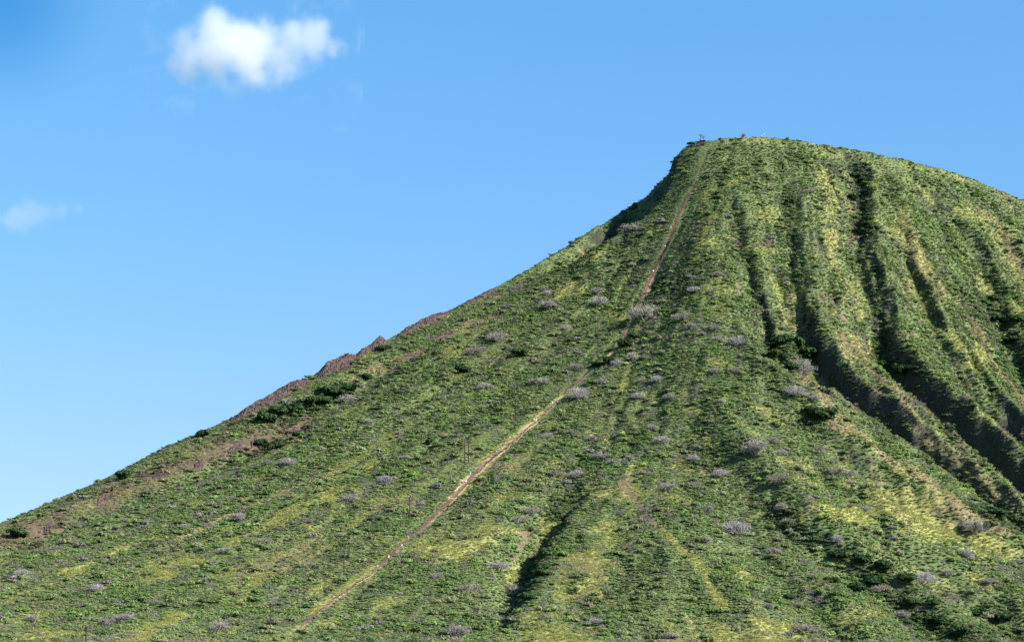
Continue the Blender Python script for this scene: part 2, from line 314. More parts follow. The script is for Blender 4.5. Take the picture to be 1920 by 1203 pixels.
# ------------------------------------------------------------------ materials
def newmat(name):
    m = bpy.data.materials.new(name); m.use_nodes = True; nt = m.node_tree; nt.nodes.clear()
    o = nt.nodes.new('ShaderNodeOutputMaterial'); return m, nt, o
def simple(name, c1, c2, scale=3.0, rough=.85, bump=.2):
    m, nt, o = newmat(name); N = nt.nodes; L = nt.links
    p = N.new('ShaderNodeBsdfPrincipled'); p.inputs['Roughness'].default_value = rough; L.new(p.outputs[0], o.inputs[0])
    tc = N.new('ShaderNodeTexCoord'); nz = N.new('ShaderNodeTexNoise'); nz.inputs['Scale'].default_value = scale; nz.inputs['Detail'].default_value = 5
    L.new(tc.outputs['Object'], nz.inputs['Vector'])
    r = N.new('ShaderNodeValToRGB'); r.color_ramp.elements[0].position = .35; r.color_ramp.elements[1].position = .65
    r.color_ramp.elements[0].color = (*c1, 1); r.color_ramp.elements[1].color = (*c2, 1)
    L.new(nz.outputs['Fac'], r.inputs[0]); L.new(r.outputs[0], p.inputs['Base Color'])
    if bump:
        b = N.new('ShaderNodeBump'); b.inputs['Strength'].default_value = bump; L.new(nz.outputs['Fac'], b.inputs['Height']); L.new(b.outputs[0], p.inputs['Normal'])
    return m
def leafmat(name, instanced, col=None, trans=.38):
    """diffuse leaf colour (per plant) times a per-leaf variation stored on the faces"""
    m, nt, o = newmat(name); N = nt.nodes; L = nt.links
    a = N.new('ShaderNodeAttribute'); a.attribute_name = 'var'
    if instanced:
        t = N.new('ShaderNodeAttribute'); t.attribute_name = 'tint'; t.attribute_type = 'INSTANCER'; src = t.outputs['Color']
    else:
        t = N.new('ShaderNodeRGB'); t.outputs[0].default_value = (*col, 1); src = t.outputs[0]
    mu = N.new('ShaderNodeVectorMath'); mu.operation = 'MULTIPLY'; L.new(src, mu.inputs[0]); L.new(a.outputs['Color'], mu.inputs[1])
    d = N.new('ShaderNodeBsdfDiffuse'); L.new(mu.outputs[0], d.inputs[0])
    tr = N.new('ShaderNodeBsdfTranslucent'); L.new(mu.outputs[0], tr.inputs[0])
    mx = N.new('ShaderNodeMixShader'); mx.inputs[0].default_value = trans; L.new(d.outputs[0], mx.inputs[1]); L.new(tr.outputs[0], mx.inputs[2]); L.new(mx.outputs[0], o.inputs[0])
    return m
def meshobj(name, V, Fc, mat, parent=None, var=None, link=True, smooth=False):
    me = bpy.data.meshes.new(name)
    if isinstance(Fc, np.ndarray):
        V = np.asarray(V, np.float32); k = Fc.shape[1]
        me.vertices.add(len(V)); me.vertices.foreach_set('co', V.ravel())
        me.loops.add(Fc.size); me.loops.foreach_set('vertex_index', Fc.astype(np.int32).ravel())
        me.polygons.add(len(Fc)); me.polygons.foreach_set('loop_start', np.arange(0, Fc.size, k, dtype=np.int32)); me.update()
    else:
        me.from_pydata([tuple(v) for v in V], [], [tuple(f) for f in Fc])
    if smooth: me.polygons.foreach_set('use_smooth', np.ones(len(me.polygons), bool))
    if mat: me.materials.append(mat)
    if var is not None:
        at = me.color_attributes.new('var', 'FLOAT_COLOR', 'POINT')
        c = np.ones((len(me.vertices), 4), np.float32); c[:, :3] = var; at.data.foreach_set('color', c.ravel())
    o = bpy.data.objects.new(name, me)
    if link: COL.objects.link(o)
    if parent: o.parent = parent
    return o
def tag(o, label=None, cat=None, group=None, kind=None):
    if label: o['label'] = label
    if cat: o['category'] = cat
    if group: o['group'] = group
    if kind: o['kind'] = kind
    return o
def empty(name, loc, rz=0, s=1):
    o = bpy.data.objects.new(name, None); COL.objects.link(o); o.location = loc; o.rotation_euler = (0, 0, rz); o.scale = (s, s, s) if not isinstance(s, tuple) else s
    o.empty_display_size = .3
    return o
def copy_tree(src, parent=None):
    c = src.copy(); COL.objects.link(c); c.parent = parent
    for ch in list(src.children): copy_tree(ch, c)
    return c

# hillside
m, nt, o = newmat('hillside ground'); N = nt.nodes; L = nt.links
p = N.new('ShaderNodeBsdfPrincipled'); p.inputs['Roughness'].default_value = .95; p.inputs['Specular IOR Level'].default_value = .1; L.new(p.outputs[0], o.inputs[0])
a = N.new('ShaderNodeAttribute'); a.attribute_name = 'ground'
g = N.new('ShaderNodeNewGeometry'); nz = N.new('ShaderNodeTexNoise'); nz.inputs['Scale'].default_value = .9; nz.inputs['Detail'].default_value = 6; nz.inputs['Roughness'].default_value = .7
L.new(g.outputs['Position'], nz.inputs['Vector'])
mr = N.new('ShaderNodeMapRange'); mr.inputs['From Min'].default_value = .3; mr.inputs['From Max'].default_value = .7; mr.inputs['To Min'].default_value = .45; mr.inputs['To Max'].default_value = 1.5
L.new(nz.outputs['Fac'], mr.inputs['Value'])
vm = N.new('ShaderNodeVectorMath'); vm.operation = 'SCALE'; L.new(a.outputs['Color'], vm.inputs[0]); L.new(mr.outputs[0], vm.inputs['Scale']); L.new(vm.outputs[0], p.inputs['Base Color'])
b = N.new('ShaderNodeBump'); b.inputs['Strength'].default_value = .8; b.inputs['Distance'].default_value = .5; L.new(nz.outputs['Fac'], b.inputs['Height']); L.new(b.outputs[0], p.inputs['Normal'])
ny, nx = GZ.shape
I = np.arange(ny*nx).reshape(ny, nx)
Q = np.stack([I[:-1,:-1], I[:-1,1:], I[1:,1:], I[1:,:-1]], -1).reshape(-1, 4)
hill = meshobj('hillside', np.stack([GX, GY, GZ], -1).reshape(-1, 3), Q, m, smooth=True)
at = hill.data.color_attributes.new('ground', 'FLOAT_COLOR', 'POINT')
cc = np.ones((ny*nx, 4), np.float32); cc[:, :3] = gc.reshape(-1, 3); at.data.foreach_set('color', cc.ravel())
tag(hill, 'steep green volcanic hillside cut by deep gullies', 'hillside', kind='structure')

# ------------------------------------------------------------------ plants for the scrub cover
def quads(cent, nrm, size, asp=1.0, r=rng):
    """one quad per centre, facing nrm"""
    n_ = len(cent); nrm = nrm/np.linalg.norm(nrm, axis=1, keepdims=True)
    t = np.cross(nrm, r.normal(size=(n_, 3))); t /= np.linalg.norm(t, axis=1, keepdims=True); b_ = np.cross(nrm, t)
    s = size[:, None]
    V = np.stack([cent-t*s-b_*s*asp*.6, cent+t*s*.9-b_*s*asp, cent+t*s+b_*s*asp*.7, cent-t*s*.7+b_*s*asp], 1)
    return V.reshape(-1, 3), np.arange(n_*4).reshape(-1, 4)
def dome_leaves(n_, size, h=.75, lumps=7, shell=.55, seed=0):
    r = np.random.default_rng(seed)
    L_ = np.column_stack([r.uniform(-.55, .55, lumps), r.uniform(-.55, .55, lumps), r.uniform(.25, .6, lumps)*h]); R_ = r.uniform(.3, .55, lumps)
    k = r.integers(0, lumps, n_); d = r.normal(size=(n_, 3)); d[:, 2] = np.abs(d[:, 2])*.9 - .15; d /= np.linalg.norm(d, axis=1, keepdims=True)
    rad = R_[k]*r.uniform(shell, 1.05, n_)
    c = L_[k] + d*rad[:, None]*np.array([1, 1, h]); c[:, 2] = np.maximum(c[:, 2], .02)
    nr = d + r.normal(size=(n_, 3))*.38 + np.array([0, -.1, .45])
    V, Fq = quads(c, nr, size*r.uniform(.6, 1.4, n_), r=r)
    tone = np.repeat(r.uniform(.75, 1.28, n_), 4); hue = np.repeat(r.normal(0, .1, n_), 4); lump = np.repeat(r.uniform(.8, 1.2, lumps)[k], 4)
    var = np.column_stack([tone*(1+hue), tone, tone*(1-hue*.5)])*lump[:, None]
    return V, Fq, var
def strips(A, B, w, r=rng):
    """thin two-sided blades from A to B"""
    d = B-A; s = np.cross(d, r.normal(size=d.shape)); s /= np.linalg.norm(s, axis=1, keepdims=True)+1e-9; s = s*w[:, None]
    V = np.stack([A-s, A+s, B+s*.4, B-s*.4], 1).reshape(-1, 3)
    return V, np.arange(len(A)*4).reshape(-1, 4)
lib = bpy.data.collections.new('scrub_plants')     # only a library for the scatter, not part of the scene
LM = leafmat('scrub leaves', True)
def libadd(name, V, Fq, var):
    o_ = meshobj(name, V, Fq, LM, var=var, link=False); lib.objects.link(o_)
K = 0
for i in range(5): libadd('a%d_leafy_shrub' % i, *dome_leaves(150, .14, .66, 7, seed=100+i))
for i in range(3): libadd('b%d_feathery_shrub' % i, *dome_leaves(230, .085, .58, 9, .4, seed=200+i))
for i in range(2):      # grass tussock
    r = np.random.default_rng(300+i); n_ = 90
    A = np.column_stack([r.normal(0, .35, n_), r.normal(0, .35, n_), np.zeros(n_)]); B = A + np.column_stack([r.normal(0, .3, n_), r.normal(0, .3, n_), r.uniform(.25, .7, n_)])
    V, Fq = strips(A, B, r.uniform(.03, .07, n_), r); t = np.repeat(r.uniform(.7, 1.35, n_), 4)
    libadd('c%d_grass_tussock' % i, V, Fq, np.column_stack([t, t, t]))
def twig_cloud(seed, n1=9, n2=9, n3=5, w=.022, flat=.75):
    r = np.random.default_rng(seed); A = []; B = []; W = []
    for i in range(n1):
        an = i/n1*6.283+r.uniform(-.3, .3); el = r.uniform(.25, 1.3)
        d = np.array([math.cos(an)*math.cos(el), math.sin(an)*math.cos(el), math.sin(el)*flat]); p0 = np.zeros(3); p1 = d*r.uniform(.35, .55)
        A.append(p0); B.append(p1); W.append(w*2)
        for j in range(n2):
            q0 = p0+(p1-p0)*r.uniform(.4, 1); q1 = q0+(d+r.normal(0, .55, 3)+[0, 0, .2])*r.uniform(.25, .45)*[1, 1, flat]; A.append(q0); B.append(q1); W.append(w*1.2)
            for k in range(n3):
                s0 = q0+(q1-q0)*r.uniform(.3, 1); s1 = s0+(d*.6+r.normal(0, .7, 3)+[0, 0, .25])*r.uniform(.12, .26); A.append(s0); B.append(s1); W.append(w*.7)
    A, B, W = np.array(A), np.array(B), np.array(W); B[:, 2] = np.maximum(B[:, 2], .03)
    return A, B, W, r
for i in range(2):
    A, B, W, r = twig_cloud(400+i, 8, 6, 3, .03); V, Fq = strips(A, B, W, r); t = np.repeat(r.uniform(.7, 1.3, len(A)), 4)
    libadd('d%d_bare_twigs' % i, V, Fq, np.column_stack([t, t, t]))

for i in range(3): libadd('e%d_large_shrub' % i, *dome_leaves(420, .075, .8, 12, .5, seed=500+i))
# scatter
sp = 2.6 if QUICK else 1.2
xs = np.arange(-330, 380, sp); ys = np.arange(770, 1475, sp)
PX, PY = np.meshgrid(xs, ys); PX = PX.ravel() + rng.uniform(-.6, .6, PX.size)*sp; PY = PY.ravel() + rng.uniform(-.6, .6, PY.size)*sp
Xr = PX/PY; Rr = mono(np.clip(Xr, SX[0], SX[-1]), RP); Br = mono(np.clip(Xr, SX[0], SX[-1]), BP)
keep = (np.abs(Xr) < .265) & (PY < Rr+26) & (PY > Br-28)
PX, PY, Rr = PX[keep], PY[keep], Rr[keep]; PZ = height(PX, PY)
W = paint(PX, PY, PZ); n_ = len(PX); R1 = rng.random(n_); R2 = rng.random(n_); R3 = rng.random(n_)
bare = np.clip(W['soil']*.8 + W['track'] + W['rock']*.5, 0, 1); gr = np.clip(W['grass'] + .8*W['dry'], 0, 1)
big = fbm(PX/16, PY/20, 3, 131); fine = fbm(PX/5, PY/5, 2, 137)
dens = .92*(1-bare*.97)
cw = np.where(PY < 985, 1.15, 1.7); dens = np.where(W['stair'] < cw, 0, dens)
stp = np.interp(np.zeros(1),[0,1],[0,0]); SLP = steep[np.clip(np.searchsorted(gy, PY), 0, len(gy)-1), np.clip(np.searchsorted(gx, PX), 0, len(gx)-1)]
dens = dens*(1-.2*SLP); gr = gr*(1-SLP)
u_, v_ = PIX(PX, PY, PZ); dens = np.where((v_ < 365) & (W['stair'] > .6), .9, dens)
keep = (R1 < dens)
def K_(a_): return a_[keep]
PX, PY, PZ, R1, R2, R3, bare, gr, big, fine, Rr, SLP = map(K_, (PX, PY, PZ, R1, R2, R3, bare, gr, big, fine, Rr, SLP)); W = {k: v[keep] for k, v in W.items()}; n_ = len(PX)
ph = np.arctan2(PX-CX, CY-PY); rr_ = np.hypot(PX-CX, PY-CY); streak = fbm(ph*30+.5*fbm(PX/40, PY/40, 2, 191), rr_/150, 3, 193); gr = np.clip(gr + .55*sstep(.22, .45, streak)*(PX < 60), 0, 1)
kind = np.zeros(n_, int); scl = np.zeros(n_)
shr = R2 > gr*.86                       # a shrub here, else a tussock
feath = (fbm(PX/35, PY/45, 3, 141)+.5*(R3-.5)) > 0
kind = np.where(feath, 5+(R3*300).astype(int) % 3, (R3*500).astype(int) % 5)
scl = (1.0+.45*big+.35*fine-.8*np.clip(streak, -.4, .3))*np.exp(rng.normal(0, .24, n_))*(1+.45*W['dark'])*(1-.35*gr)
kind = np.where(~shr, 8+(R3*200).astype(int) % 2, kind); scl = np.where(~shr, rng.uniform(.8, 1.5, n_), scl)
tw = shr & (rng.random(n_) < .05+.2*sstep(.1, .4, fbm(PX/25, PY/25, 3, 151))); kind = np.where(tw, 10+(R3*200).astype(int) % 2, kind); scl = np.where(tw, rng.uniform(1.2, 2.6, n_), scl)
lg = shr & (rng.random(n_) < .02+.10*W['dark']+.03*(big > .15)) & (W['grass'] < .4) & (W['stair'] > 6); scl = np.where(lg, rng.uniform(1.7, 3.0, n_), scl); kind = np.where(lg, 12+(R3*400).astype(int) % 3, kind)
uu, vv = PIX(PX, PY, PZ); top = sstep(1220, 1270, uu)*sstep(1500, 1420, uu)*sstep(560, 440, vv); carpet = np.maximum(sstep(-.05, .3, fbm(PX/38, PY/48, 3, 181)), top); scl = np.where(lg | ~shr, scl, scl*(1-.35*carpet)+.35*carpet*1.1)
near_crest = sstep(14, 4, np.abs(PY-Rr)); scl = np.clip(scl, .5, 3.4)*(1-.3*near_crest)*np.where(W['stair'] < 5, .7, 1)
scl = np.where((PY > 1370) | ~shr, scl, scl)
C = {'green': (.165,.24,.078), 'bright': (.21,.31,.088), 'olive': (.245,.265,.13), 'deep': (.078,.122,.048), 'brown': (.27,.23,.15), 'grass': (.30,.32,.095), 'straw': (.36,.315,.18), 'rust': (.14,.115,.08), 'grey': (.25,.225,.195)}
C = {k: np.array(v) for k, v in C.items()}
def mx(c, w, k): return c + (C[k]-c)*np.clip(w, 0, 1)[:, None]
tint = np.zeros((n_, 3)) + C['green']
hu = fbm(PX/45, PY/60, 4, 161); hl = fbm(PX/12, PY/12, 3, 165)
tint = mx(tint, sstep(-.05, .35, hu+.6*hl)*.8, 'bright'); tint = mx(tint, sstep(-.0, .4, fbm(PX/30, PY/38, 4, 171)+.5*rng.normal(0, .35, n_))*.85, 'olive')
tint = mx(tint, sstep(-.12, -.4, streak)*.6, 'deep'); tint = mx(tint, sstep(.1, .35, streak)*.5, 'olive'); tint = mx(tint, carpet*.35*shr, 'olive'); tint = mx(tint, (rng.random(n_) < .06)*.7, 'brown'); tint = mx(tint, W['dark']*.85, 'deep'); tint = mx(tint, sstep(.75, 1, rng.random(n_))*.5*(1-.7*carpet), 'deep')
tint = mx(tint, W['rock']*1.1*shr, 'rust'); tint = mx(tint, SLP*.8, 'deep'); tint = mx(tint, top*.3*shr, 'green'); tint = mx(tint, gr*.28*shr, 'grass'); tint = mx(tint, W['dry']*.45*shr, 'brown')  # shrubs on steep banks tinted darker to carry the gully shade
gt = np.zeros((n_, 3)) + C['grass']; gt = mx(gt, np.clip(W['dry']*1.1 - .3*W['grass'], 0, 1)*.9 + .1, 'straw'); tint = np.where(shr[:, None], tint, gt)
tint = np.where(tw[:, None], C['grey'], tint)
tint = tint*np.exp(rng.normal(0, .11, n_))[:, None]*(1+rng.normal(0, .05, (n_, 3)))
me = bpy.data.meshes.new('scrub_cover'); me.vertices.add(n_); me.vertices.foreach_set('co', np.column_stack([PX, PY, PZ-.12*scl]).astype(np.float32).ravel())
def attr(nm, ty, arr, key='value'):
    a_ = me.attributes.new(nm, ty, 'POINT'); a_.data.foreach_set(key, np.ascontiguousarray(arr).ravel())
attr('kind', 'INT', kind.astype(np.int32)); attr('tint', 'FLOAT_COLOR', np.column_stack([tint, np.ones(n_)]).astype(np.float32), 'color')
attr('rot', 'FLOAT_VECTOR', np.column_stack([rng.normal(0, .12, n_), rng.normal(0, .12, n_), rng.uniform(0, 6.28, n_)]).astype(np.float32), 'vector')
attr('scl', 'FLOAT_VECTOR', np.column_stack([scl, scl*rng.uniform(.8, 1.2, n_), scl*rng.uniform(.65, 1.05, n_)*(1-.3*carpet*~lg)]).astype(np.float32), 'vector')
scrub = bpy.data.objects.new('scrub_cover', me); COL.objects.link(scrub)
tag(scrub, 'dense low green shrubs and yellow grass covering the slope', 'scrub', kind='stuff')
ng = bpy.data.node_groups.new('scatter scrub', 'GeometryNodeTree'); ng.interface.new_socket('Geometry', in_out='INPUT', socket_type='NodeSocketGeometry'); ng.interface.new_socket('Geometry', in_out='OUTPUT', socket_type='NodeSocketGeometry')
gi = ng.nodes.new('NodeGroupInput'); go = ng.nodes.new('NodeGroupOutput'); ip = ng.nodes.new('GeometryNodeInstanceOnPoints'); ci = ng.nodes.new('GeometryNodeCollectionInfo')
ci.inputs['Collection'].default_value = lib; ci.inputs['Separate Children'].default_value = True; ci.inputs['Reset Children'].default_value = True
ip.inputs['Pick Instance'].default_value = True
def na(nm, ty):
    a_ = ng.nodes.new('GeometryNodeInputNamedAttribute'); a_.data_type = ty; a_.inputs['Name'].default_value = nm; return a_.outputs['Attribute']
ng.links.new(gi.outputs[0], ip.inputs['Points']); ng.links.new(ci.outputs[0], ip.inputs['Instance']); ng.links.new(na('kind', 'INT'), ip.inputs['Instance Index'])
ng.links.new(na('rot', 'FLOAT_VECTOR'), ip.inputs['Rotation']); ng.links.new(na('scl', 'FLOAT_VECTOR'), ip.inputs['Scale']); ng.links.new(ip.outputs[0], go.inputs[0])
md = scrub.modifiers.new('scatter', 'NODES'); md.node_group = ng
print('shrubs', n_)

# ------------------------------------------------------------------ things on the hill
def spot(u, v, sink=0.0):
    x, y, z = place(u, v); return Vector((x, y, z-sink))
class MB:
    def __init__(s): s.V = []; s.F = []
    def add(s, V, F_):
        k = len(s.V); s.V += [tuple(v) for v in V]; s.F += [tuple(i+k for i in f) for f in F_]
    def box(s, c, d, rot=None, bev=0):
        x, y, z = [q/2 for q in d]; P = [Vector((a*x, b*y, e*z)) for a in (-1, 1) for b in (-1, 1) for e in (-1, 1)]
        if rot is not None: P = [rot @ q for q in P]
        s.add([q+Vector(c) for q in P], [(0,1,3,2),(4,6,7,5),(0,4,5,1),(2,3,7,6),(0,2,6,4),(1,5,7,3)])
    def tube(s, pts, rad, n=7, cap=True):
        rings = []
        for i, p in enumerate(pts):
            p = Vector(p); a = Vector(pts[max(i-1, 0)]); b = Vector(pts[min(i+1, len(pts)-1)]); d = (b-a).normalized()
            t = d.cross(Vector((0, 0, 1)) if abs(d.z) < .9 else Vector((1, 0, 0))).normalized(); q = d.cross(t)
            rings.append([p+(t*math.cos(6.2832*k/n)+q*math.sin(6.2832*k/n))*rad[i] for k in range(n)])
        V = [v for r in rings for v in r]; F_ = [(i*n+k, i*n+(k+1) % n, (i+1)*n+(k+1) % n, (i+1)*n+k) for i in range(len(pts)-1) for k in range(n)]
        if cap: F_ += [tuple(range(n))[::-1], tuple((len(pts)-1)*n+k for k in range(n))]
        s.add(V, F_)
    def build(s, name, mat, parent=None, smooth=False):
        return meshobj(name, s.V, s.F, mat, parent, smooth=smooth)

M_wood = simple('weathered pole wood', (.022,.014,.010), (.045,.028,.020), 4)
M_tie = simple('old sleeper wood', (.16,.10,.065), (.42,.30,.21), 2)
M_rail = simple('rusty rail', (.12,.05,.03), (.22,.10,.06), 6, .6)
M_rock = simple('dark volcanic rock', (.015,.010,.010), (.085,.052,.042), .6, .95, .8)
M_conc = simple('weathered concrete', (.12,.13,.15), (.2,.21,.23), 2)
M_rust = simple('rusted steel', (.07,.03,.022), (.15,.07,.05), 5)
M_glassy = simple('grey porcelain', (.30,.31,.33), (.4,.4,.42), 5, .4, 0)
M_bark = simple('dark bark', (.05,.038,.028), (.11,.085,.065), 6)
M_grey = simple('bleached grey wood', (.24,.215,.19), (.40,.37,.34), 3)

# --- landmarks used to say where a plant stands
LM_ = [('the summit lookout tower', 1317, 262), ('the bare tree on the summit', 1394, 247), ('the shaded summit shoulder', 1215, 390), ('the highest utility pole', 1186, 523), ('the second highest utility pole', 1121, 620),
 ('the third highest utility pole', 1045, 711), ('the fourth highest utility pole', 967, 770), ('the double utility pole', 875, 845), ('the fourth lowest utility pole', 768, 952), ('the third lowest utility pole', 645, 1057),
 ('the second lowest utility pole', 507, 1152), ('the cut-off bottom pole', 160, 1195), ('the brown skyline knob', 700, 640), ('the dark skyline slabs', 520, 735),
 ('the left edge of the photo', 0, 1060), ('the low brown band at left', 200, 930), ('the break in the stair track', 1175, 610), ('the widest bare track stretch', 905, 873), ('the foot of the track', 565, 1174),
 ('the dark ravine by the spur', 1050, 970), ('the footpath on the spur', 1212, 962), ('the reddish soil scar', 985, 1003), ('the gully-head tree clump', 1485, 650), ('the deep gully top', 1430, 590),
 ('the big yellow grass slope', 1745, 975), ('the right edge of the photo', 1918, 1080), ('the yellow bottom mound', 1405, 1190), ('the first dark ravine wall', 1640, 790), ('the second dark ravine wall', 1800, 850),
 ('the hollow beside the yellow mound', 1640, 1085), ('the low yellow streak at left', 285, 1180), ('the dark trees under the slabs', 590, 760), ('the bright rib below the summit', 1550, 400), ('the bottom edge of the photo', 900, 1200)]
ORD = ['nearest', 'second', 'third', 'fourth', 'fifth', 'sixth', 'seventh', 'eighth', 'ninth', 'tenth']
def locate(items, look, sizes):
    """labels that single out each plant: size and look, then the nearest landmark, the side of it and, where two are alike, their order out from it"""
    rec = {}
    for i, (u, v, w_) in enumerate(items):
        nm, lu, lv = min(LM_, key=lambda q: math.hypot(q[1]-u, q[2]-v)); du, dv = u-lu, v-lv
        if nm.startswith('the left edge'): side = 'near'; du = 0
        elif nm.startswith('the right edge') or nm.startswith('the bottom edge'): side = 'near'
        elif abs(du) > 2.2*abs(dv): side = 'right of' if du > 0 else 'left of'
        elif abs(dv) > 2.2*abs(du): side = 'below' if dv > 0 else 'above'
        else: side = ('lower' if dv > 0 else 'upper')+(' right of' if du > 0 else ' left of')
        sz = sizes[0] if w_ < 27 else (sizes[1] if w_ < 40 else sizes[2])
        rec.setdefault((sz, side, nm), []).append((math.hypot(u-lu, v-lv), i))
    out = [None]*len(items)
    for (sz, side, nm), L in rec.items():
        L.sort()
        for k, (_, i) in enumerate(L):
            if len(L) == 1: out[i] = '%s %s %s %s' % (sz, look, side, nm)
            elif k == 0: out[i] = 'nearest %s %s %s %s' % (sz, look, side, nm)
            else: out[i] = '%s %s %s %s %s' % (ORD[k], sz, look, side, nm)
    return out

# --- bare grey trees
def bare_tree_proto(seed, tall=1.0):
    A, B, W_, r = twig_cloud(seed, 11, 12, 10, .0115, .85*tall)
    for Q_ in (A, B):      # the crown keeps a rounded outline
        L2 = np.hypot(np.hypot(Q_[:, 0], Q_[:, 1]), Q_[:, 2]/.72); f_ = np.where(L2 > .85, (.85+.35*np.tanh((L2-.85)*2))/np.maximum(L2, .01), 1); Q_ *= f_[:, None]
    e = empty('bare_tree', (0, 0, 0))
    t = MB()
    n1 = 9
    heads = [i for i in range(len(A)) if np.allclose(A[i], 0)]
    for i in heads:
        a_, b_ = Vector(A[i]), Vector(B[i]); mid = (a_+b_)/2 + Vector(r.normal(0, .03, 3))
        t.tube([a_-Vector((0, 0, .12)), mid, b_], [.045, .032, .018], 5)
    t.build('trunk', M_grey, e)
    k = [i for i in range(len(A)) if i not in heads]
    V, Fq = strips(A[k], B[k], W_[k], r)
    tn = np.repeat(r.uniform(.6, 1.35, len(k)), 4)
    meshobj('crown', V, Fq, TWS[seed % 3], e, var=np.column_stack([tn, tn, tn]))
    return e
TWS = [leafmat('bleached twigs', False, c_, .1) for c_ in ((.30,.275,.245), (.26,.235,.195), (.35,.33,.31))]
GREY = [(1180,434,44),(1518,362,24),(1302,547,34),(1345,517,26),(1335,549,22),(1125,572,48),(1120,552,30),(1028,580,46),(1025,553,26),(1208,600,74),(1280,600,38),(1296,615,22),(1337,618,32),(1380,650,50),(1346,640,26),
 (1062,618,24),(930,640,38),(893,663,38),(1010,722,42),(1080,694,36),(1157,686,30),(1186,676,34),(1083,748,46),(1340,700,32),(1382,697,32),(1130,719,26),(1204,716,22),(1232,716,28),(1150,738,20),(1198,747,26),(1256,748,28),
 (1073,814,30),(1110,826,30),(1027,823,26),(1157,820,20),(1224,808,26),(1240,830,42),(1130,859,40),(1157,871,38),(1182,863,22),(1040,893,38),(1082,895,34),(1300,868,30),(1351,893,32),(1252,917,44),(1302,914,26),(1418,853,58),
 (1446,831,36),(1466,853,26),(1503,700,58),(1490,742,44),(1527,750,24),(1568,888,38),(1590,893,30),(1462,905,42),(1380,1001,60),(1322,958,38),(1326,1018,26),(1450,1036,32),(1518,945,22),(1466,958,32),(1478,984,30),(1622,958,26),
 (1645,915,22),(1730,1094,58),(1826,997,62),(1652,1108,38),(1692,1158,36),(1502,1185,44),(1118,1170,28),(962,1116,44),(933,1068,44),(990,961,36),(972,978,34),(858,1194,50),(1246,1193,26),(722,908,36),(655,943,36),(540,871,36),
 (423,1036,38),(495,1018,34),(447,976,32),(133,1014,26),(42,1079,38),(232,978,20),(182,1108,32),(235,1164,44),(200,1170,30),(412,1184,42),(582,1063,24),(650,753,42),(690,793,26),(910,728,32),(1906,1054,28),(1898,988,36),(1852,1094,32),
 (1776,1078,26),(1812,1044,34),(1440,1140,24),(345,990,28),(760,860,24),(880,1110,40),(60,1165,34),(820,1085,28),(1570,1015,26)]
protos = [bare_tree_proto(600+i) for i in range(7)]
labs = locate(GREY, 'leafless grey tree', ('small', 'medium-sized', 'wide'))
for i, (u, v, w_) in enumerate(GREY):
    e = protos[i] if i < 7 else copy_tree(protos[(i*5) % 7])
    p_ = spot(u, v); r_ = w_*.5*mpp(p_.y)*1.22
    e.location = p_; e.rotation_euler = (0, 0, rnd.uniform(0, 6.28)); e.scale = (r_*rnd.uniform(.9, 1.15), r_*rnd.uniform(.8, 1.1), r_*rnd.uniform(.65, 1.1))
    tag(e, labs[i], 'tree', 'leafless grey trees scattered over the slope')

# --- dense dark green trees
def leafy_proto(seed, n_=1500, size=.075, h=.8, name='dark_tree', mat=None):
    e = empty(name, (0, 0, 0)); V, Fq, var = dome_leaves(n_, size, h, 16, .5, seed)
    meshobj('crown', V, Fq, mat or DG, e, var=var)
    r = np.random.default_rng(seed); t = MB()
    t.tube([(0, 0, -.15), (.02, .02, .15), (.03, 0, .4)], [.06, .05, .03], 6)
    for k in range(5):
        an = k*1.256+r.uniform(-.3, .3); t.tube([(.01, 0, .1), (.2*math.cos(an), .2*math.sin(an), .28), (.42*math.cos(an), .42*math.sin(an), .42)], [.035, .025, .01], 5)
    t.build('trunk', M_bark, e)
    return e
DG = leafmat('dark tree leaves', False, (.036,.067,.026), .2)
BG = leafmat('bright shrub leaves', False, (.085,.17,.022), .3)
DARK = [(498,785,48),(520,772,40),(545,770,52),(575,757,44),(600,752,46),(612,735,40),(635,740,42),(655,728,34),(515,838,42),(492,832,30),(690,708,26),(717,654,30),(560,815,32),(383,814,28),(232,893,34),(34,1002,40),(1145,676,34),(1117,684,24),(1172,645,36),
 (1190,632,24),(1468,640,44),(1492,646,46),(1512,664,50),(1448,668,44),(1478,690,44),(1440,650,30),(1690,696,48),(1710,690,30),(1655,684,34),(1545,780,56),(1522,770,34),(1868,962,48),(1898,976,50),(1850,985,34),(1660,1064,44),(1700,1085,42),(1602,1106,50),(1640,1092,44),
 (1765,1165,44),(1800,1186,46),(1575,1040,44),(1620,1050,36),(975,664,38),(868,694,32),(1296,268,18),(1232,540,20),(1246,520,18),(1015,1075,34),(990,1120,34),(1620,340,30),(1600,372,26),(1625,420,26),(1605,330,24),(1480,380,24),(1870,600,34),(1895,640,38),(1860,560,30),(1905,600,34),
 (805,830,24),(900,900,20),(1710,1130,40),(1560,1090,34),(1880,1160,44),(1830,1150,34),(1480,1120,26),(1750,1130,30)]
protos = [leafy_proto(700+i) for i in range(4)]
labs = locate(DARK, 'dense dark green tree', ('small', 'medium-sized', 'large'))
for i, (u, v, w_) in enumerate(DARK):
    e = protos[i] if i < 4 else copy_tree(protos[i % 4])
    p_ = spot(u, v+w_*.12); r_ = w_*.5*mpp(p_.y)*1.05
    e.location = p_; e.rotation_euler = (0, 0, rnd.uniform(0, 6.28)); e.scale = (r_, r_, r_*rnd.uniform(.9, 1.15))
    tag(e, labs[i], 'tree', 'dark evergreen trees in hollows of the slope')

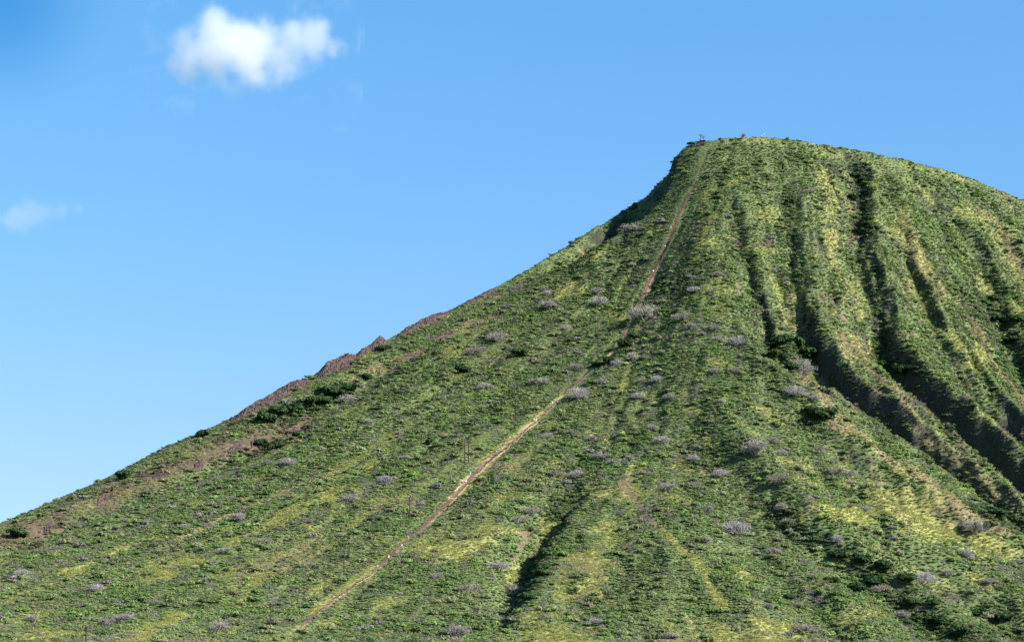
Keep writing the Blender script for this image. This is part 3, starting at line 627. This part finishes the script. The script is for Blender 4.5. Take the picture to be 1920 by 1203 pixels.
# --- the lone bare tree on the summit
p_ = spot(1394, 262, .2); e = copy_tree(bpy.data.objects['bare_tree']); e.location = p_+Vector((0, 0, 1.5)); e.scale = (2.2, 2.2, 3.6)
tag(e, 'leafless round tree standing on the summit against the sky', 'tree')
t = MB(); t.tube([(0, 0, -1.0), (.03, 0, -.5), (0, 0, .05)], [.07, .055, .05], 6); t.build('trunk', M_grey, e)

# --- agave with tall dry flower stalks on the skyline
p_ = spot(1030, 486, .3); e = empty('agave_plant', p_); g_ = MB(); s_ = MB()
for k in range(26):
    an = k*2.4; el = rnd.uniform(.3, 1.1); d = Vector((math.cos(an)*math.cos(el), math.sin(an)*math.cos(el), math.sin(el)))*rnd.uniform(1.2, 2.0); g_.tube([(0, 0, .2), d*.6+Vector((0, 0, .25)), d], [.11, .09, .01], 4)
g_.build('leaf_rosette', simple('grey green agave leaves', (.10,.13,.07), (.17,.20,.12)), e)
for k in range(7):
    dx = (k-3)*.33+rnd.uniform(-.1, .1); hgt = rnd.uniform(2.6, 4.0); s_ = MB(); s_.tube([(dx*.4, 0, .1), (dx*1.2, rnd.uniform(-.3, .3), hgt*.6), (dx*1.7, rnd.uniform(-.4, .4), hgt)], [.06, .05, .03], 5); s_.build('flower_stalk', M_grey, e)
tag(e, 'spiky agave with tall dry stalks standing on the left skyline', 'plant')

# --- utility poles
def pole(hgt, double=False):
    e = empty('utility_pole', (0, 0, 0))
    for sx in ((-.9, .9) if double else (0,)):
        b = MB(); b.tube([(sx, 0, -1.5), (sx, 0, hgt*.5), (sx, 0, hgt)], [.24, .21, .18], 9); b.build('pole_shaft', M_wood, e)
    b = MB(); b.box((0, -.17, hgt-.35), (3.2 if not double else 3.8, .16, .24)); b.build('crossarm', M_wood, e)
    for sx in (-1.35, -.7, .7, 1.35):
        b = MB(); b.tube([(sx, -.17, hgt-.27), (sx, -.17, hgt-.18), (sx, -.17, hgt-.02)], [.03, .08, .06], 7); b.build('insulator', M_glassy, e)
    b = MB(); b.box((-.5, -.2, hgt-.75), (1.05, .05, .06), Matrix.Rotation(.75, 3, 'Y')); b.box((.5, -.2, hgt-.75), (1.05, .05, .06), Matrix.Rotation(-.75, 3, 'Y')); b.build('brace', M_wood, e)
    return e
POLES = [(160,1190,1245,'utility pole with crossarm cut off by the bottom edge'),(507,1132,1174,'second lowest wooden utility pole, standing left of the track foot'),(645,1035,1079,'third lowest wooden utility pole left of the track'),
 (768,932,974,'fourth lowest wooden utility pole beside the track'),(875,825,868,'twin-shaft wooden utility pole near the widest part of the track'),(967,750,789,'fourth highest wooden utility pole left of the track'),(1046,694,729,'third highest wooden utility pole, thin against the scrub'),
 (1121,597,645,'second highest and tallest utility pole, below the rim'),(1186,509,538,'highest wooden utility pole on the slope left of the track')]
for u, vt, vb, lab in POLES:
    p_ = spot(u, vb); e = pole((vb-vt)*mpp(p_.y)*1.03, 'twin' in lab); e.location = p_; e.rotation_euler = (0, 0, rnd.uniform(-.35, .1)+.15)
    tag(e, lab, 'utility pole', 'wooden utility poles up the slope')

# --- the stair track: sleepers and rusted rails climbing to the summit
SP = [Vector((x, y, 0)) for x, y in stair_xy]
L_ = [0]
for a_, b_ in zip(SP[:-1], SP[1:]): L_.append(L_[-1]+(b_-a_).length)
def at_len(s_):
    k = min(max(int(np.searchsorted(L_, s_))-1, 0), len(SP)-2); t_ = (s_-L_[k])/(L_[k+1]-L_[k]); q = SP[k].lerp(SP[k+1], t_)
    return q.x, q.y
GAPS = [(593, 612), (662, 694), (738, 752)]
track = empty('stair_track', Vector((SP[-1].x, SP[-1].y, float(height(SP[-1].x, SP[-1].y)))))
tag(track, 'railway-sleeper stair track climbing straight to the summit', 'stairway')
org = track.location.copy()
s_ = L_[-1]; ties = []
while s_ > 4:
    x, y = at_len(s_); x2, y2 = at_len(s_-1.5); z = float(height(x, y)); u, v = PIX(np.array(x), np.array(y), np.array(z))
    dirv = Vector((x2-x, y2-y, float(height(x2, y2))-z)).normalized()
    ties.append((Vector((x, y, z)), dirv, float(v))); s_ -= 1.35
shown = [t_ for t_ in ties if t_[2] > 362 and not any(a_ < t_[2] < b_ for a_, b_ in GAPS)]
stuff = MB(); mi_ = []
for i, (q, d, v) in enumerate(shown):
    side = d.cross(Vector((0, 0, 1))).normalized(); side = (side+Vector((0, 0, rnd.uniform(-.05, .05)))).normalized(); up = Vector((0, 0, 1)); f_ = up.cross(side)
    rot = Matrix((side, f_, side.cross(f_))).transposed(); wd = 2.5*rnd.uniform(.85, 1.1); near = 838 < v < 1060
    tgt = MB() if (near and i < 400) else stuff
    c_ = q-org+Vector((0, 0, .14))+side*rnd.uniform(-.12, .12)
    mi_ += [0 if v > 640 else 1]*(6 if tgt is stuff else 0)
    tgt.box(c_, (wd*(1.1 if near else (.9 if v < 838 else .62)), .34, .3), rot)
    if tgt is not stuff: ties[0:0] = []; track['n'] = track.get('n', 0)+1
    if tgt is not stuff and track['n'] <= 100: tgt.build('sleeper', M_tie, track)
    elif tgt is not stuff: stuff.add(tgt.V, tgt.F); mi_ += [0]*6
del track['n']
so_ = stuff.build('sleeper_run', M_tie, track); so_['kind'] = 'stuff'; so_.data.materials.append(simple('dark sleeper wood', (.07,.04,.03), (.30,.20,.15), 1.5)); so_.data.polygons.foreach_set('material_index', mi_)
for sx in (-.55, .55):
    pts = []
    for q, d, v in [t_ for t_ in ties if t_[2] > 350][::3]:
        side = d.cross(Vector((0, 0, 1))).normalized(); pts.append(q-org+side*sx+Vector((0, 0, .32)))
    b = MB(); b.tube(pts, [.022]*len(pts), 4); b.build('rail', M_rail, track)

# --- walkers
def skin_mesh(name, verts, edges, radii, mat, parent, sub=1, root=0):
    me = bpy.data.meshes.new(name); me.from_pydata(verts, edges, []); o_ = bpy.data.objects.new(name, me); COL.objects.link(o_)
    sk = o_.modifiers.new('skin', 'SKIN'); sk.use_smooth_shade = True
    for i, r_ in enumerate(radii):
        sv = me.skin_vertices[0].data[i]; sv.radius = (r_, r_) if not isinstance(r_, tuple) else r_; sv.use_root = (i == root)
    ss = o_.modifiers.new('sub', 'SUBSURF'); ss.levels = sub; ss.render_levels = sub
    dg = bpy.context.evaluated_depsgraph_get(); m2 = bpy.data.meshes.new_from_object(o_.evaluated_get(dg)); bpy.data.objects.remove(o_)
    m2.materials.clear()
    if mat: m2.materials.append(mat)
    m2.name = name
    return m2
def pose(stride=.0, lift=0.0, lean=0.0, arm=0.2, sit=False):
    """joints of a 1.72 m figure facing -Y"""
    J = {}
    hz = .94 if not sit else .50
    J['pelvis'] = (0, 0, hz); J['waist'] = (0, -lean*.1, hz+.14); J['chest'] = (0, -lean*.3, hz+.38); J['neck'] = (0, -lean*.42, hz+.53); J['head'] = (0, -lean*.5-.02, hz+.66); J['crown'] = (0, -lean*.5-.01, hz+.75)
    for s, k in ((1, 'r'), (-1, 'l')):
        fw = stride*s
        J['hip'+k] = (.1*s, 0, hz-.03)
        if sit: J['knee'+k] = (.13*s, -.42, hz+.02); J['ankle'+k] = (.13*s, -.44, .1); J['toe'+k] = (.14*s, -.58, .04)
        else:
            up = lift if s > 0 else 0
            J['knee'+k] = (.11*s, -.12*abs(fw)-fw*.45-up*.5, .5+up*.6); J['ankle'+k] = (.11*s, -fw*.75-up*.35+.03, .09+up); J['toe'+k] = (.13*s, -fw*.75-up*.35-.14, .04+up)
        J['sh'+k] = (.19*s, -lean*.38, hz+.46); J['el'+k] = (.27*s, -lean*.36+fw*.25+arm*.1, hz+.2); J['wr'+k] = (.27*s, -lean*.4-arm*.5+fw*.45, hz+.02+arm*.25); J['hand'+k] = (.26*s, -lean*.42-arm*.6+fw*.5, hz-.06+arm*.25)
    return J
RAD = dict(pelvis=(.15,.11), waist=(.13,.095), chest=(.16,.11), neck=.055, head=(.078,.095), crown=(.06,.07), hip=.085, knee=.058, ankle=.04, toe=.038, sh=.058, el=.04, wr=.028, hand=.034)
def chain(J, names, mat, nm, grow=1.0, over=None):
    E = [('pelvis','waist'),('waist','chest'),('chest','neck'),('neck','head'),('head','crown')]
    for k in 'rl': E += [('pelvis','hip'+k),('hip'+k,'knee'+k),('knee'+k,'ankle'+k),('ankle'+k,'toe'+k),('chest','sh'+k),('sh'+k,'el'+k),('el'+k,'wr'+k),('wr'+k,'hand'+k)]
    J = dict(J)
    for k in 'rl':      # hems: half-way points for sleeves and shorts
        J['sl'+k] = tuple((Vector(J['sh'+k])*.35+Vector(J['el'+k])*.65)); J['hem'+k] = tuple((Vector(J['hip'+k])*.25+Vector(J['knee'+k])*.75))
    E += [('sh'+k, 'sl'+k) for k in 'rl'] + [('hip'+k, 'hem'+k) for k in 'rl']
    ns = [q for q in names]; idx = {q: i for i, q in enumerate(ns)}
    ed = [(idx[a_], idx[b_]) for a_, b_ in E if a_ in idx and b_ in idx]
    rr = []
    for q in ns:
        r_ = RAD.get(q) or RAD.get(q[:-1]) or (.06 if q[:2] == 'sl' else .085)
        rr.append(tuple(c*grow for c in r_) if isinstance(r_, tuple) else r_*grow)
    return skin_mesh(nm, [J[q] for q in ns], ed, rr, mat, None)
BODY = ['pelvis','waist','chest','neck','head','crown']+[a_+k for k in 'rl' for a_ in ('hip','knee','ankle','toe','sh','el','wr','hand')]
SHIRT = ['pelvis','waist','chest']+[a_+k for k in 'rl' for a_ in ('sh','sl')]
SHORTS = ['pelvis','hipr','hipl','hemr','heml']
M_skin = simple('skin', (.36,.20,.13), (.42,.25,.17), 3, .6, 0)
def cloth(c): return simple('cloth', tuple(q*.85 for q in c), c, 5, .9, 0)
POSES = [pose(0, 0, 0, .1), pose(.35, 0, .25, .35), pose(.15, .22, .4, .5), pose(0, 0, .1, .3, True)]
PM = []
for J in POSES:
    bd = chain(J, BODY, M_skin, 'body'); sh = chain(J, SHIRT, None, 'shirt', 1.16); sr = chain(J, SHORTS, None, 'shorts', 1.14)
    hb = MB(); hc = Vector(J['head'])
    V = []; F_ = []
    for i in range(6):
        for k in range(10):
            a1 = i/5*1.75; a2 = k/10*6.2832; V.append(hc+Vector((math.sin(a1)*math.cos(a2)*.094, math.sin(a1)*math.sin(a2)*.106+.018, math.cos(a1)*.105+.045)))
    for i in range(5):
        for k in range(10): F_.append((i*10+k, i*10+(k+1) % 10, (i+1)*10+(k+1) % 10, (i+1)*10+k))
    hm = bpy.data.meshes.new('hair'); hm.from_pydata([tuple(q) for q in V], [], F_)
    fc = MB()       # nose and ears as small forms on the head, eyes as dark beads
    fc.tube([hc+Vector((0, -.085, .035)), hc+Vector((0, -.125, .0)), hc+Vector((0, -.09, -.012))], [.008, .016, .01], 6); fm = bpy.data.meshes.new('nose'); fm.from_pydata(fc.V, [], fc.F)
    PM.append((bd, sh, sr, hm, fm))
def person(loc, face, pz, shirt, shorts, hair, lab, group=None, s=1.0):
    e = empty('person', loc, face, s)
    for nm, me_, mt in (('body', PM[pz][0], M_skin), ('shirt', PM[pz][1], shirt), ('shorts', PM[pz][2], shorts), ('hair', PM[pz][3], hair), ('nose', PM[pz][4], M_skin)):
        o_ = bpy.data.objects.new(nm, me_); COL.objects.link(o_); o_.parent = e
        if not me_.materials: me_.materials.append(None)
        o_.material_slots[0].link = 'OBJECT'; o_.material_slots[0].material = mt
    tag(e, lab, 'person', group); return e
CL = {k: cloth(v) for k, v in dict(white=(.8,.8,.8), lightblue=(.35,.62,.85), blue=(.12,.32,.62), red=(.55,.07,.08), darkred=(.25,.05,.06), black=(.02,.02,.025), cyan=(.1,.5,.7), brown=(.16,.08,.05), grey=(.35,.35,.38), pale=(.7,.62,.55), navy=(.03,.05,.12), tan=(.4,.3,.2)).items()}
HB = cloth((.03,.02,.015)); HW = cloth((.7,.68,.62))
def track_point(v):
    """the point of the track seen at this height in the photograph"""
    return min(ties, key=lambda t_: abs(t_[2]-v))
PEOPLE = [(882,893,'lightblue','lightblue',1,'walker in light blue from head to knee, above the group on the stairs'),(872,908,'blue','white',0,'walker in a blue shirt at the left of the group of four'),
 (874.5,907,'white','white',2,'walker all in white within the group of four'),(877,904,'darkred','black',1,'walker in a dark red shirt within the group of four'),(879,902,'red','black',2,'topmost walker of the group of four, in a red shirt'),
 (931,851,'cyan','cyan',0,'walker in bright cyan just above the widest bare stretch'),(940,845,'red','brown',1,'walker in a red shirt just above the walker in cyan'),(948,836,'white','navy',2,'walker in a white shirt above the walker in red'),
 (958,829,'brown','brown',0,'walker in dark brown beside the stairs'),(1036,760,'white','white',1,'walker all in white high on the yellow grass stretch'),(998,794,'black','black',0,'walker in black at the lower end of three in a row'),
 (1001.5,793,'white','black',2,'walker in a white shirt in the middle of three in a row'),(1006,791,'white','white',1,'walker all in white at the upper end of three in a row'),(1014,783,'brown','black',2,'crouched walker in brown just above the row of three'),(1028,767,'tan','brown',1,'walker in tan below the walker in white on the grass stretch'),
 (857,923,'pale','pale',0,'walker in pale clothes below the group of four'),(753.5,1028,'white','grey',1,'walker in a white top low on the track'),(766,1013,'grey','pale',0,'walker in grey just above the lone white-topped walker'),
 (731,1049,'pale','white',2,'walker in pale clothes low on the stairs near the grass strip'),(708,1067,'grey','grey',0,'lowest walker on the track, dressed in grey'),
 (1258,430,'lightblue','lightblue',1,'highest walker on the steep upper stairs, in light blue'),(1247,468,'white','black',2,'walker in a white shirt on the steep upper stairs'),(1225,512,'white','white',0,'walker all in white on the lower part of the steep stairs'),(1215,530,'grey','navy',1,'walker in a grey shirt where the steep stairs widen')]
for i, (u, v, a_, b_, pz, lab) in enumerate(PEOPLE):
    q, d, _ = track_point(v); off = (u-float(PIX(np.array(q.x), np.array(q.y), np.array(q.z))[0]))*mpp(q.y)
    x, y = q.x+np.clip(off, -1.3, 1.3), q.y; z = max(float(height(x, y))+.02, 0) + (.24 if abs(off) < 1.2 else 0)
    person((x, y, z), math.pi if pz else rnd.uniform(-1, 1), pz, CL[a_], CL[b_], HB if i % 3 else HW, lab, 'walkers on the stair track', 1.1)
for u, v, a_, b_, pz, lab in [(1433,258,'white','black',0,'standing person in white and black on the summit crest'),(1428,260,'pale','pale',3,'seated person in pale clothes on the summit crest'),(1441,259,'lightblue','grey',0,'person in light blue at the right of the summit group')]:
    x, y, z = place(u, v); person((x, y, z+.7), rnd.uniform(-.6, .6), pz, CL[a_], CL[b_], HB, lab, 'people on the summit crest', 1.1)
x, y, z = place(1341, 262); person((x, y, z+.4), .3, 3, CL['brown'], CL['darkred'], HB, 'seated person in dark red alone on the summit', None, 1.15)

# --- the lookout frame on the summit and what stands near it
p_ = spot(1317, 272); e = empty('lookout_tower', p_); k_ = mpp(p_.y)
hp = 21*k_
for nm, dx, hh in (('mast', -1.1, hp), ('mast', .55, hp*.86)):
    b = MB(); b.tube([(dx, 0, -1), (dx, 0, hh)], [.17, .14], 8); b.build(nm, M_wood, e)
for dx, hh, wd in ((-1.1, hp*.96, 2.9), (-1.0, hp*.84, 2.2), (.75, hp*.80, 2.7), (.4, hp*.66, 1.9)):
    b = MB(); b.box((dx, -.2, hh), (wd, .2, .18)); b.build('crossarm', M_wood, e)
b = MB()
for sx in (-1.5, 1.6):
    for sy in (-1.2, 1.2): b.box((sx, sy, 1.2), (.28, .28, 3.0))
b.box((.05, 0, 2.55), (3.7, 2.9, .22)); b.box((.05, -1.34, 1.2), (3.4, .14, .2)); b.build('platform', M_rust, e)
b = MB(); b.box((.05, .1, 1.15), (1.9, 1.9, 2.3)); b.build('steel_cabin', M_rust, e)
b = MB(); b.box((.05, -1.2, 1.5), (.12, .12, 4.0), Matrix.Rotation(.75, 3, 'Y')); b.box((.05, -1.36, 1.5), (.12, .12, 4.0), Matrix.Rotation(-.75, 3, 'Y')); b.build('brace', M_rust, e)
tag(e, 'rusty lookout tower with crossarms on the summit corner', 'tower')
p_ = spot(1308, 273); e = empty('concrete_bunker', p_)
b = MB(); b.box((0, 0, .9), (2.6, 2.4, 2.6)); b.build('wall', M_conc, e); b = MB(); b.box((0, 0, 2.32), (3.1, 2.9, .22)); b.build('roof', M_conc, e)
b = MB(); b.box((.2, -1.22, 1.5), (1.3, .1, .4)); b.build('slot_window', M_rust, e)
tag(e, 'small grey concrete bunker left of the lookout tower', 'bunker')
for u, lab in ((1360, 'left of two pale posts beside the summit lookout'), (1364.5, 'right of two pale posts beside the summit lookout')):
    p_ = spot(u, 272); b = MB(); b.tube([(0, 0, -1), (0, 0, 1.8), (0, 0, 3.6)], [.16, .14, .13], 8); o_ = b.build('wooden_post', M_grey); o_.location = p_; tag(o_, lab, 'post', 'pale posts on the summit')
p_ = spot(1356, 268); b = MB(); b.tube([(0, 0, -1), (0, 0, 1.4), (0, 0, 3.0)], [.14, .12, .1], 8); o_ = b.build('wooden_post', M_wood); o_.location = p_; tag(o_, 'thin dark post just left of the two pale posts', 'post')

# --- rock slabs along the left skyline
def outcrop(pts, thick, drop, lab, seed, knob=0):
    """a broken slab that caps the crest between two points: closed at the back and sunk in the ground"""
    P = [place(u, v+3) for u, v in pts]; Vp = [Vector(q) for q in P]; ln = [0]
    for a_, b_ in zip(Vp[:-1], Vp[1:]): ln.append(ln[-1]+(b_-a_).length)
    nl = max(int(ln[-1]/.55), 12); ns_ = 20; org_ = Vp[len(Vp)//2].copy(); V = []; F_ = []
    for i in range(nl+1):
        s_ = ln[-1]*i/nl; k = min(int(np.searchsorted(ln, s_, side='right'))-1, len(Vp)-2); k = max(k, 0); q = Vp[k].lerp(Vp[k+1], (s_-ln[k])/(ln[k+1]-ln[k])); end = min(1, 4.5*min(i, nl-i)/nl)
        for j in range(ns_+1):
            a_ = j/ns_; off = (a_-.45)*2*drop       # from behind the crest to down the front
            y = q.y - off; x = q.x*y/q.y; g0 = float(height(x, y))
            bulge = thick*math.sin(math.pi*min(max(a_, 0), 1))**.45*end
            n0 = mnoise.fractal(Vector((s_*.09+off*.12+seed*7, off*.30-s_*.05, seed)), .9, 2.1, 5); st_ = math.floor((off+n0*2.0)*.9)*.16
            cr = abs(mnoise.noise(Vector((s_*.5+seed, off*.25, 3))))
            z = g0 + bulge*(1+.5*n0) + (st_*.35 if bulge > .3 else 0) - .7*(cr < .06) - .6
            z += knob*math.exp(-((i/nl-.78)/.16)**2)*math.exp(-((a_-.42)/.20)**2)
            V.append((x+n0*.4-org_.x, y+n0*.5-org_.y, z-org_.z))
    F_ = [(i*(ns_+1)+j, i*(ns_+1)+j+1, (i+1)*(ns_+1)+j+1, (i+1)*(ns_+1)+j) for i in range(nl) for j in range(ns_)]
    o_ = meshobj('rock_outcrop', V, F_, M_rock); o_.location = org_; tag(o_, lab, 'rock', 'rock outcrops along the left skyline'); return o_
outcrop([(425,788),(470,764),(520,736),(560,716),(592,700)], 2.6, 8.5, 'lowest and longest dark rock slab on the left skyline', 1)
outcrop([(590,698),(610,690),(640,676),(672,661)], 3.4, 9.5, 'thick red-brown rock slab in the middle of the skyline outcrops', 2)
outcrop([(665,664),(690,652),(712,642),(728,636)], 2.6, 6.0, 'rock with a rounded knob standing up from the left skyline', 3, 2.3)
outcrop([(735,632),(775,609),(810,594),(850,577)], 2.2, 7.0, 'highest low brown rock ledge along the left skyline', 4)
outcrop([(855,574),(900,552),(940,532)], 1.4, 5.0, 'thin brown rock ledge above the other skyline rocks', 5)
for k, (u, v, w_, lab) in enumerate([(195,932,30,'reddish rock face low on the left skyline band'),(92,984,24,'lowest rock face near the left edge of the photo'),(300,886,36,'long low rock face between the two dark skyline trees'),(372,868,26,'brown rock face right of the long low rock face'),
  (440,836,34,'broad rock face below the dark skyline slabs'),(478,826,20,'small rock face beside the low dark tree'),(548,806,28,'rusty rock cut with a pale streak below the dark trees'),(775,668,24,'brown rock face on the slope right of the skyline knob'),(833,632,26,'small brown rock face above the middle of the left slope')]):
    sgn = math.tan(math.radians(24)); outcrop([(u-w_*.5, v+w_*.5*sgn), (u-w_*.17, v+w_*.17*sgn+rnd.uniform(-2, 2)), (u+w_*.17, v-w_*.17*sgn+rnd.uniform(-2, 2)), (u+w_*.5, v-w_*.5*sgn)], 1.5, 3.6, lab, 11+k)['group'] = 'rock faces in the brown band'

# small dark rocks standing up at the shoulder
for u, v, s_, lab in ((1190,380,1.7,'dark jagged rock on the skyline below the summit shoulder'),(1183,384,1.2,'lower small dark rock on the skyline by the shoulder'),(1168,392,1.2,'lowest of the three dark rocks on the shoulder skyline')):
    p_ = spot(u, v+8); V = []; F_ = []; nn = 9
    for i in range(nn+1):
        for k in range(12):
            a1 = math.pi*i/nn; a2 = 6.2832*k/12; d = Vector((math.sin(a1)*math.cos(a2), math.sin(a1)*math.sin(a2), math.cos(a1))); r_ = 1+.5*mnoise.noise(d*1.7+Vector((u, 0, 0))); V.append(d*r_*s_*Vector((1, 1, 1.0)).x)
    for i in range(nn):
        for k in range(12): F_.append((i*12+k, (i+1)*12+k, (i+1)*12+(k+1) % 12, i*12+(k+1) % 12))
    o_ = meshobj('skyline_rock', V, F_, M_rock); o_.location = p_+Vector((0, 0, s_*.5)); tag(o_, lab, 'rock', 'dark rocks on the shoulder skyline')

# ------------------------------------------------------------------ clouds: real volumes far behind the mountain
def cloud(name, puffs, dist, dens, lab, seed, edge=.35, nscale=.012, namp=.5):
    """puffs: (u, v, radius in px); a soft density field from the union of puffs, broken by noise"""
    cs = []
    for u, v, r_ in puffs:
        X, T = XT(u, v); cs.append((float(X*dist), dist, float(T*dist)+CAMZ, r_*dist/F))
    a_ = np.array(cs); lo = (a_[:, :3]-a_[:, 3:]*1.35).min(0); hi = (a_[:, :3]+a_[:, 3:]*1.35).max(0); c = (lo+hi)/2; h_ = (hi-lo)/2
    b = MB(); n1, n2 = 10, 16; V = []; F_ = []
    V = [(x*h_[0], y*h_[1], z*h_[2]) for x in (-1, 1) for y in (-1, 1) for z in (-1, 1)]
    o_ = meshobj(name, V, [(0,1,3,2),(4,6,7,5),(0,4,5,1),(2,3,7,6),(0,2,6,4),(1,5,7,3)], None); o_.location = c
    m, nt, out = newmat(name+' vapour'); N = nt.nodes; L = nt.links
    tc = N.new('ShaderNodeTexCoord'); P0 = tc.outputs['Object']
    wn = N.new('ShaderNodeTexNoise'); wn.inputs['Scale'].default_value = nscale*.9; wn.inputs['Detail'].default_value = 4; L.new(P0, wn.inputs['Vector'])
    w1 = N.new('ShaderNodeVectorMath'); w1.operation = 'MULTIPLY_ADD'; w1.inputs[1].default_value = (60, 60, 46); w1.inputs[2].default_value = (-31, -31, -20); L.new(wn.outputs['Color'], w1.inputs[0])
    w2 = N.new('ShaderNodeVectorMath'); w2.operation = 'ADD'; L.new(P0, w2.inputs[0]); L.new(w1.outputs[0], w2.inputs[1]); PW_ = w2.outputs[0]
    nz = N.new('ShaderNodeTexNoise'); nz.inputs['Scale'].default_value = nscale; nz.inputs['Detail'].default_value = 7; nz.inputs['Roughness'].default_value = .62
    of = N.new('ShaderNodeVectorMath'); of.operation = 'ADD'; of.inputs[1].default_value = (seed*900, seed*370, 0); L.new(P0, of.inputs[0]); L.new(of.outputs[0], nz.inputs['Vector'])
    acc = None
    for x, y, z, r_ in cs:
        d = N.new('ShaderNodeVectorMath'); d.operation = 'DISTANCE'; d.inputs[1].default_value = (x-c[0], y-c[1], z-c[2]); L.new(PW_, d.inputs[0])
        q = N.new('ShaderNodeMapRange'); q.inputs['From Min'].default_value = 0; q.inputs['From Max'].default_value = r_; q.inputs['To Min'].default_value = 1; q.inputs['To Max'].default_value = 0; q.clamp = True; L.new(d.outputs['Value'], q.inputs['Value'])
        if acc is None: acc = q.outputs[0]
        else:
            sm = N.new('ShaderNodeMath'); sm.operation = 'SMOOTH_MAX'; sm.inputs[2].default_value = .12; L.new(acc, sm.inputs[0]); L.new(q.outputs[0], sm.inputs[1]); acc = sm.outputs[0]
    m1 = N.new('ShaderNodeMath'); m1.operation = 'MULTIPLY_ADD'; m1.inputs[1].default_value = namp*2; m1.inputs[2].default_value = -namp; L.new(nz.outputs['Fac'], m1.inputs[0])
    ad = N.new('ShaderNodeMath'); ad.operation = 'ADD'; L.new(acc, ad.inputs[0]); L.new(m1.outputs[0], ad.inputs[1])
    rg = N.new('ShaderNodeMapRange'); rg.interpolation_type = 'SMOOTHERSTEP'; rg.inputs['From Min'].default_value = .18; rg.inputs['From Max'].default_value = .18+edge; rg.inputs['To Max'].default_value = dens; L.new(ad.outputs[0], rg.inputs['Value'])
    inb = N.new('ShaderNodeMath'); inb.operation = 'GREATER_THAN'; inb.inputs[1].default_value = .03; L.new(acc, inb.inputs[0])
    fin = N.new('ShaderNodeMath'); fin.operation = 'MULTIPLY'; L.new(rg.outputs[0], fin.inputs[0]); L.new(inb.outputs[0], fin.inputs[1])
    pv = N.new('ShaderNodeVolumePrincipled'); pv.inputs['Color'].default_value = (.97, .96, .97, 1); pv.inputs['Anisotropy'].default_value = .2; L.new(fin.outputs[0], pv.inputs['Density']); L.new(pv.outputs[0], out.inputs['Volume'])
    o_.data.materials.append(m); tag(o_, lab, 'cloud'); return o_
cloud('cloud', [(u_,v_,r_*1.33) for u_,v_,r_ in [(362,92,56),(345,68,36),(400,60,62),(440,95,72),(415,120,50),(480,80,66),(520,105,62),(540,70,58),(590,70,50),(630,85,26),(470,98,78),(400,95,66),(325,112,26),(480,130,44),(355,120,44),(395,30,24),(500,45,34)]], 4200, .014, 'bright white puffy cloud at the upper left', 1, .62, .013, .8)
cloud('cloud', [(50,399,52),(28,404,46),(72,396,42),(110,391,30),(145,386,26)], 4200, .0055, 'small faint wisp of cloud at the left edge', 2, .8, .016, .7)

# ------------------------------------------------------------------ light, sky, air
EL, AZ = math.radians(35), math.radians(113)      # azimuth clockwise from straight ahead
sd = Vector((math.sin(AZ)*math.cos(EL), math.cos(AZ)*math.cos(EL), math.sin(EL)))
sl_ = bpy.data.lights.new('sun', 'SUN'); sl_.energy = 5.0; sl_.angle = math.radians(.53); sl_.color = (1, .945, .86)
so = bpy.data.objects.new('sun', sl_); COL.objects.link(so); so.rotation_euler = sd.to_track_quat('Z', 'Y').to_euler()
w = bpy.data.worlds.new('World'); scene.world = w; w.use_nodes = True; nt = w.node_tree; bg = nt.nodes['Background']
sky = nt.nodes.new('ShaderNodeTexSky'); sky.sky_type = 'NISHITA'; sky.sun_disc = False; sky.sun_elevation = EL; sky.sun_rotation = AZ
sky.altitude = 0; sky.air_density = 1.0; sky.dust_density = .3; sky.ozone_density = 3.0
tn = nt.nodes.new('ShaderNodeMixRGB'); tn.blend_type = 'MULTIPLY'; tn.inputs[0].default_value = 1; 
tc = nt.nodes.new('ShaderNodeTexCoord'); sx = nt.nodes.new('ShaderNodeSeparateXYZ'); nt.links.new(tc.outputs['Generated'], sx.inputs[0])
rp = nt.nodes.new('ShaderNodeValToRGB'); rp.color_ramp.elements[0].position = .085; rp.color_ramp.elements[0].color = (.50, .60, .80, 1); rp.color_ramp.elements[1].position = .27; rp.color_ramp.elements[1].color = (.45, .775, .915, 1)
nt.links.new(sx.outputs[2], rp.inputs[0]); nt.links.new(rp.outputs[0], tn.inputs[2])
nt.links.new(sky.outputs[0], tn.inputs[1]); 
# lens-corner darkening at the upper left, put into the sky colour
cd_ = Vector((-960, F*cP-601.5*sP, F*sP+601.5*cP)).normalized(); dt = nt.nodes.new('ShaderNodeVectorMath'); dt.operation = 'DISTANCE'; dt.inputs[1].default_value = cd_; nt.links.new(tc.outputs['Generated'], dt.inputs[0])
mr_ = nt.nodes.new('ShaderNodeMapRange'); mr_.interpolation_type = 'SMOOTHSTEP'; mr_.inputs['From Min'].default_value = 0; mr_.inputs['From Max'].default_value = .05; mr_.inputs['To Min'].default_value = .75; mr_.inputs['To Max'].default_value = 0; nt.links.new(dt.outputs['Value'], mr_.inputs['Value'])
t2 = nt.nodes.new('ShaderNodeMixRGB'); t2.blend_type = 'MULTIPLY'; t2.inputs[2].default_value = (.22, .62, .80, 1); nt.links.new(mr_.outputs[0], t2.inputs[0]); nt.links.new(tn.outputs[0], t2.inputs[1]); nt.links.new(t2.outputs[0], bg.inputs[0]); bg.inputs[1].default_value = .089
scene.view_settings.view_transform = 'Standard'; scene.view_settings.look = 'None'; scene.view_settings.exposure = 1.31; scene.view_settings.gamma = 1
cy = scene.cycles; cy.use_denoising = True; cy.max_bounces = 6; cy.diffuse_bounces = 3; cy.transparent_max_bounces = 8; cy.volume_bounces = 8
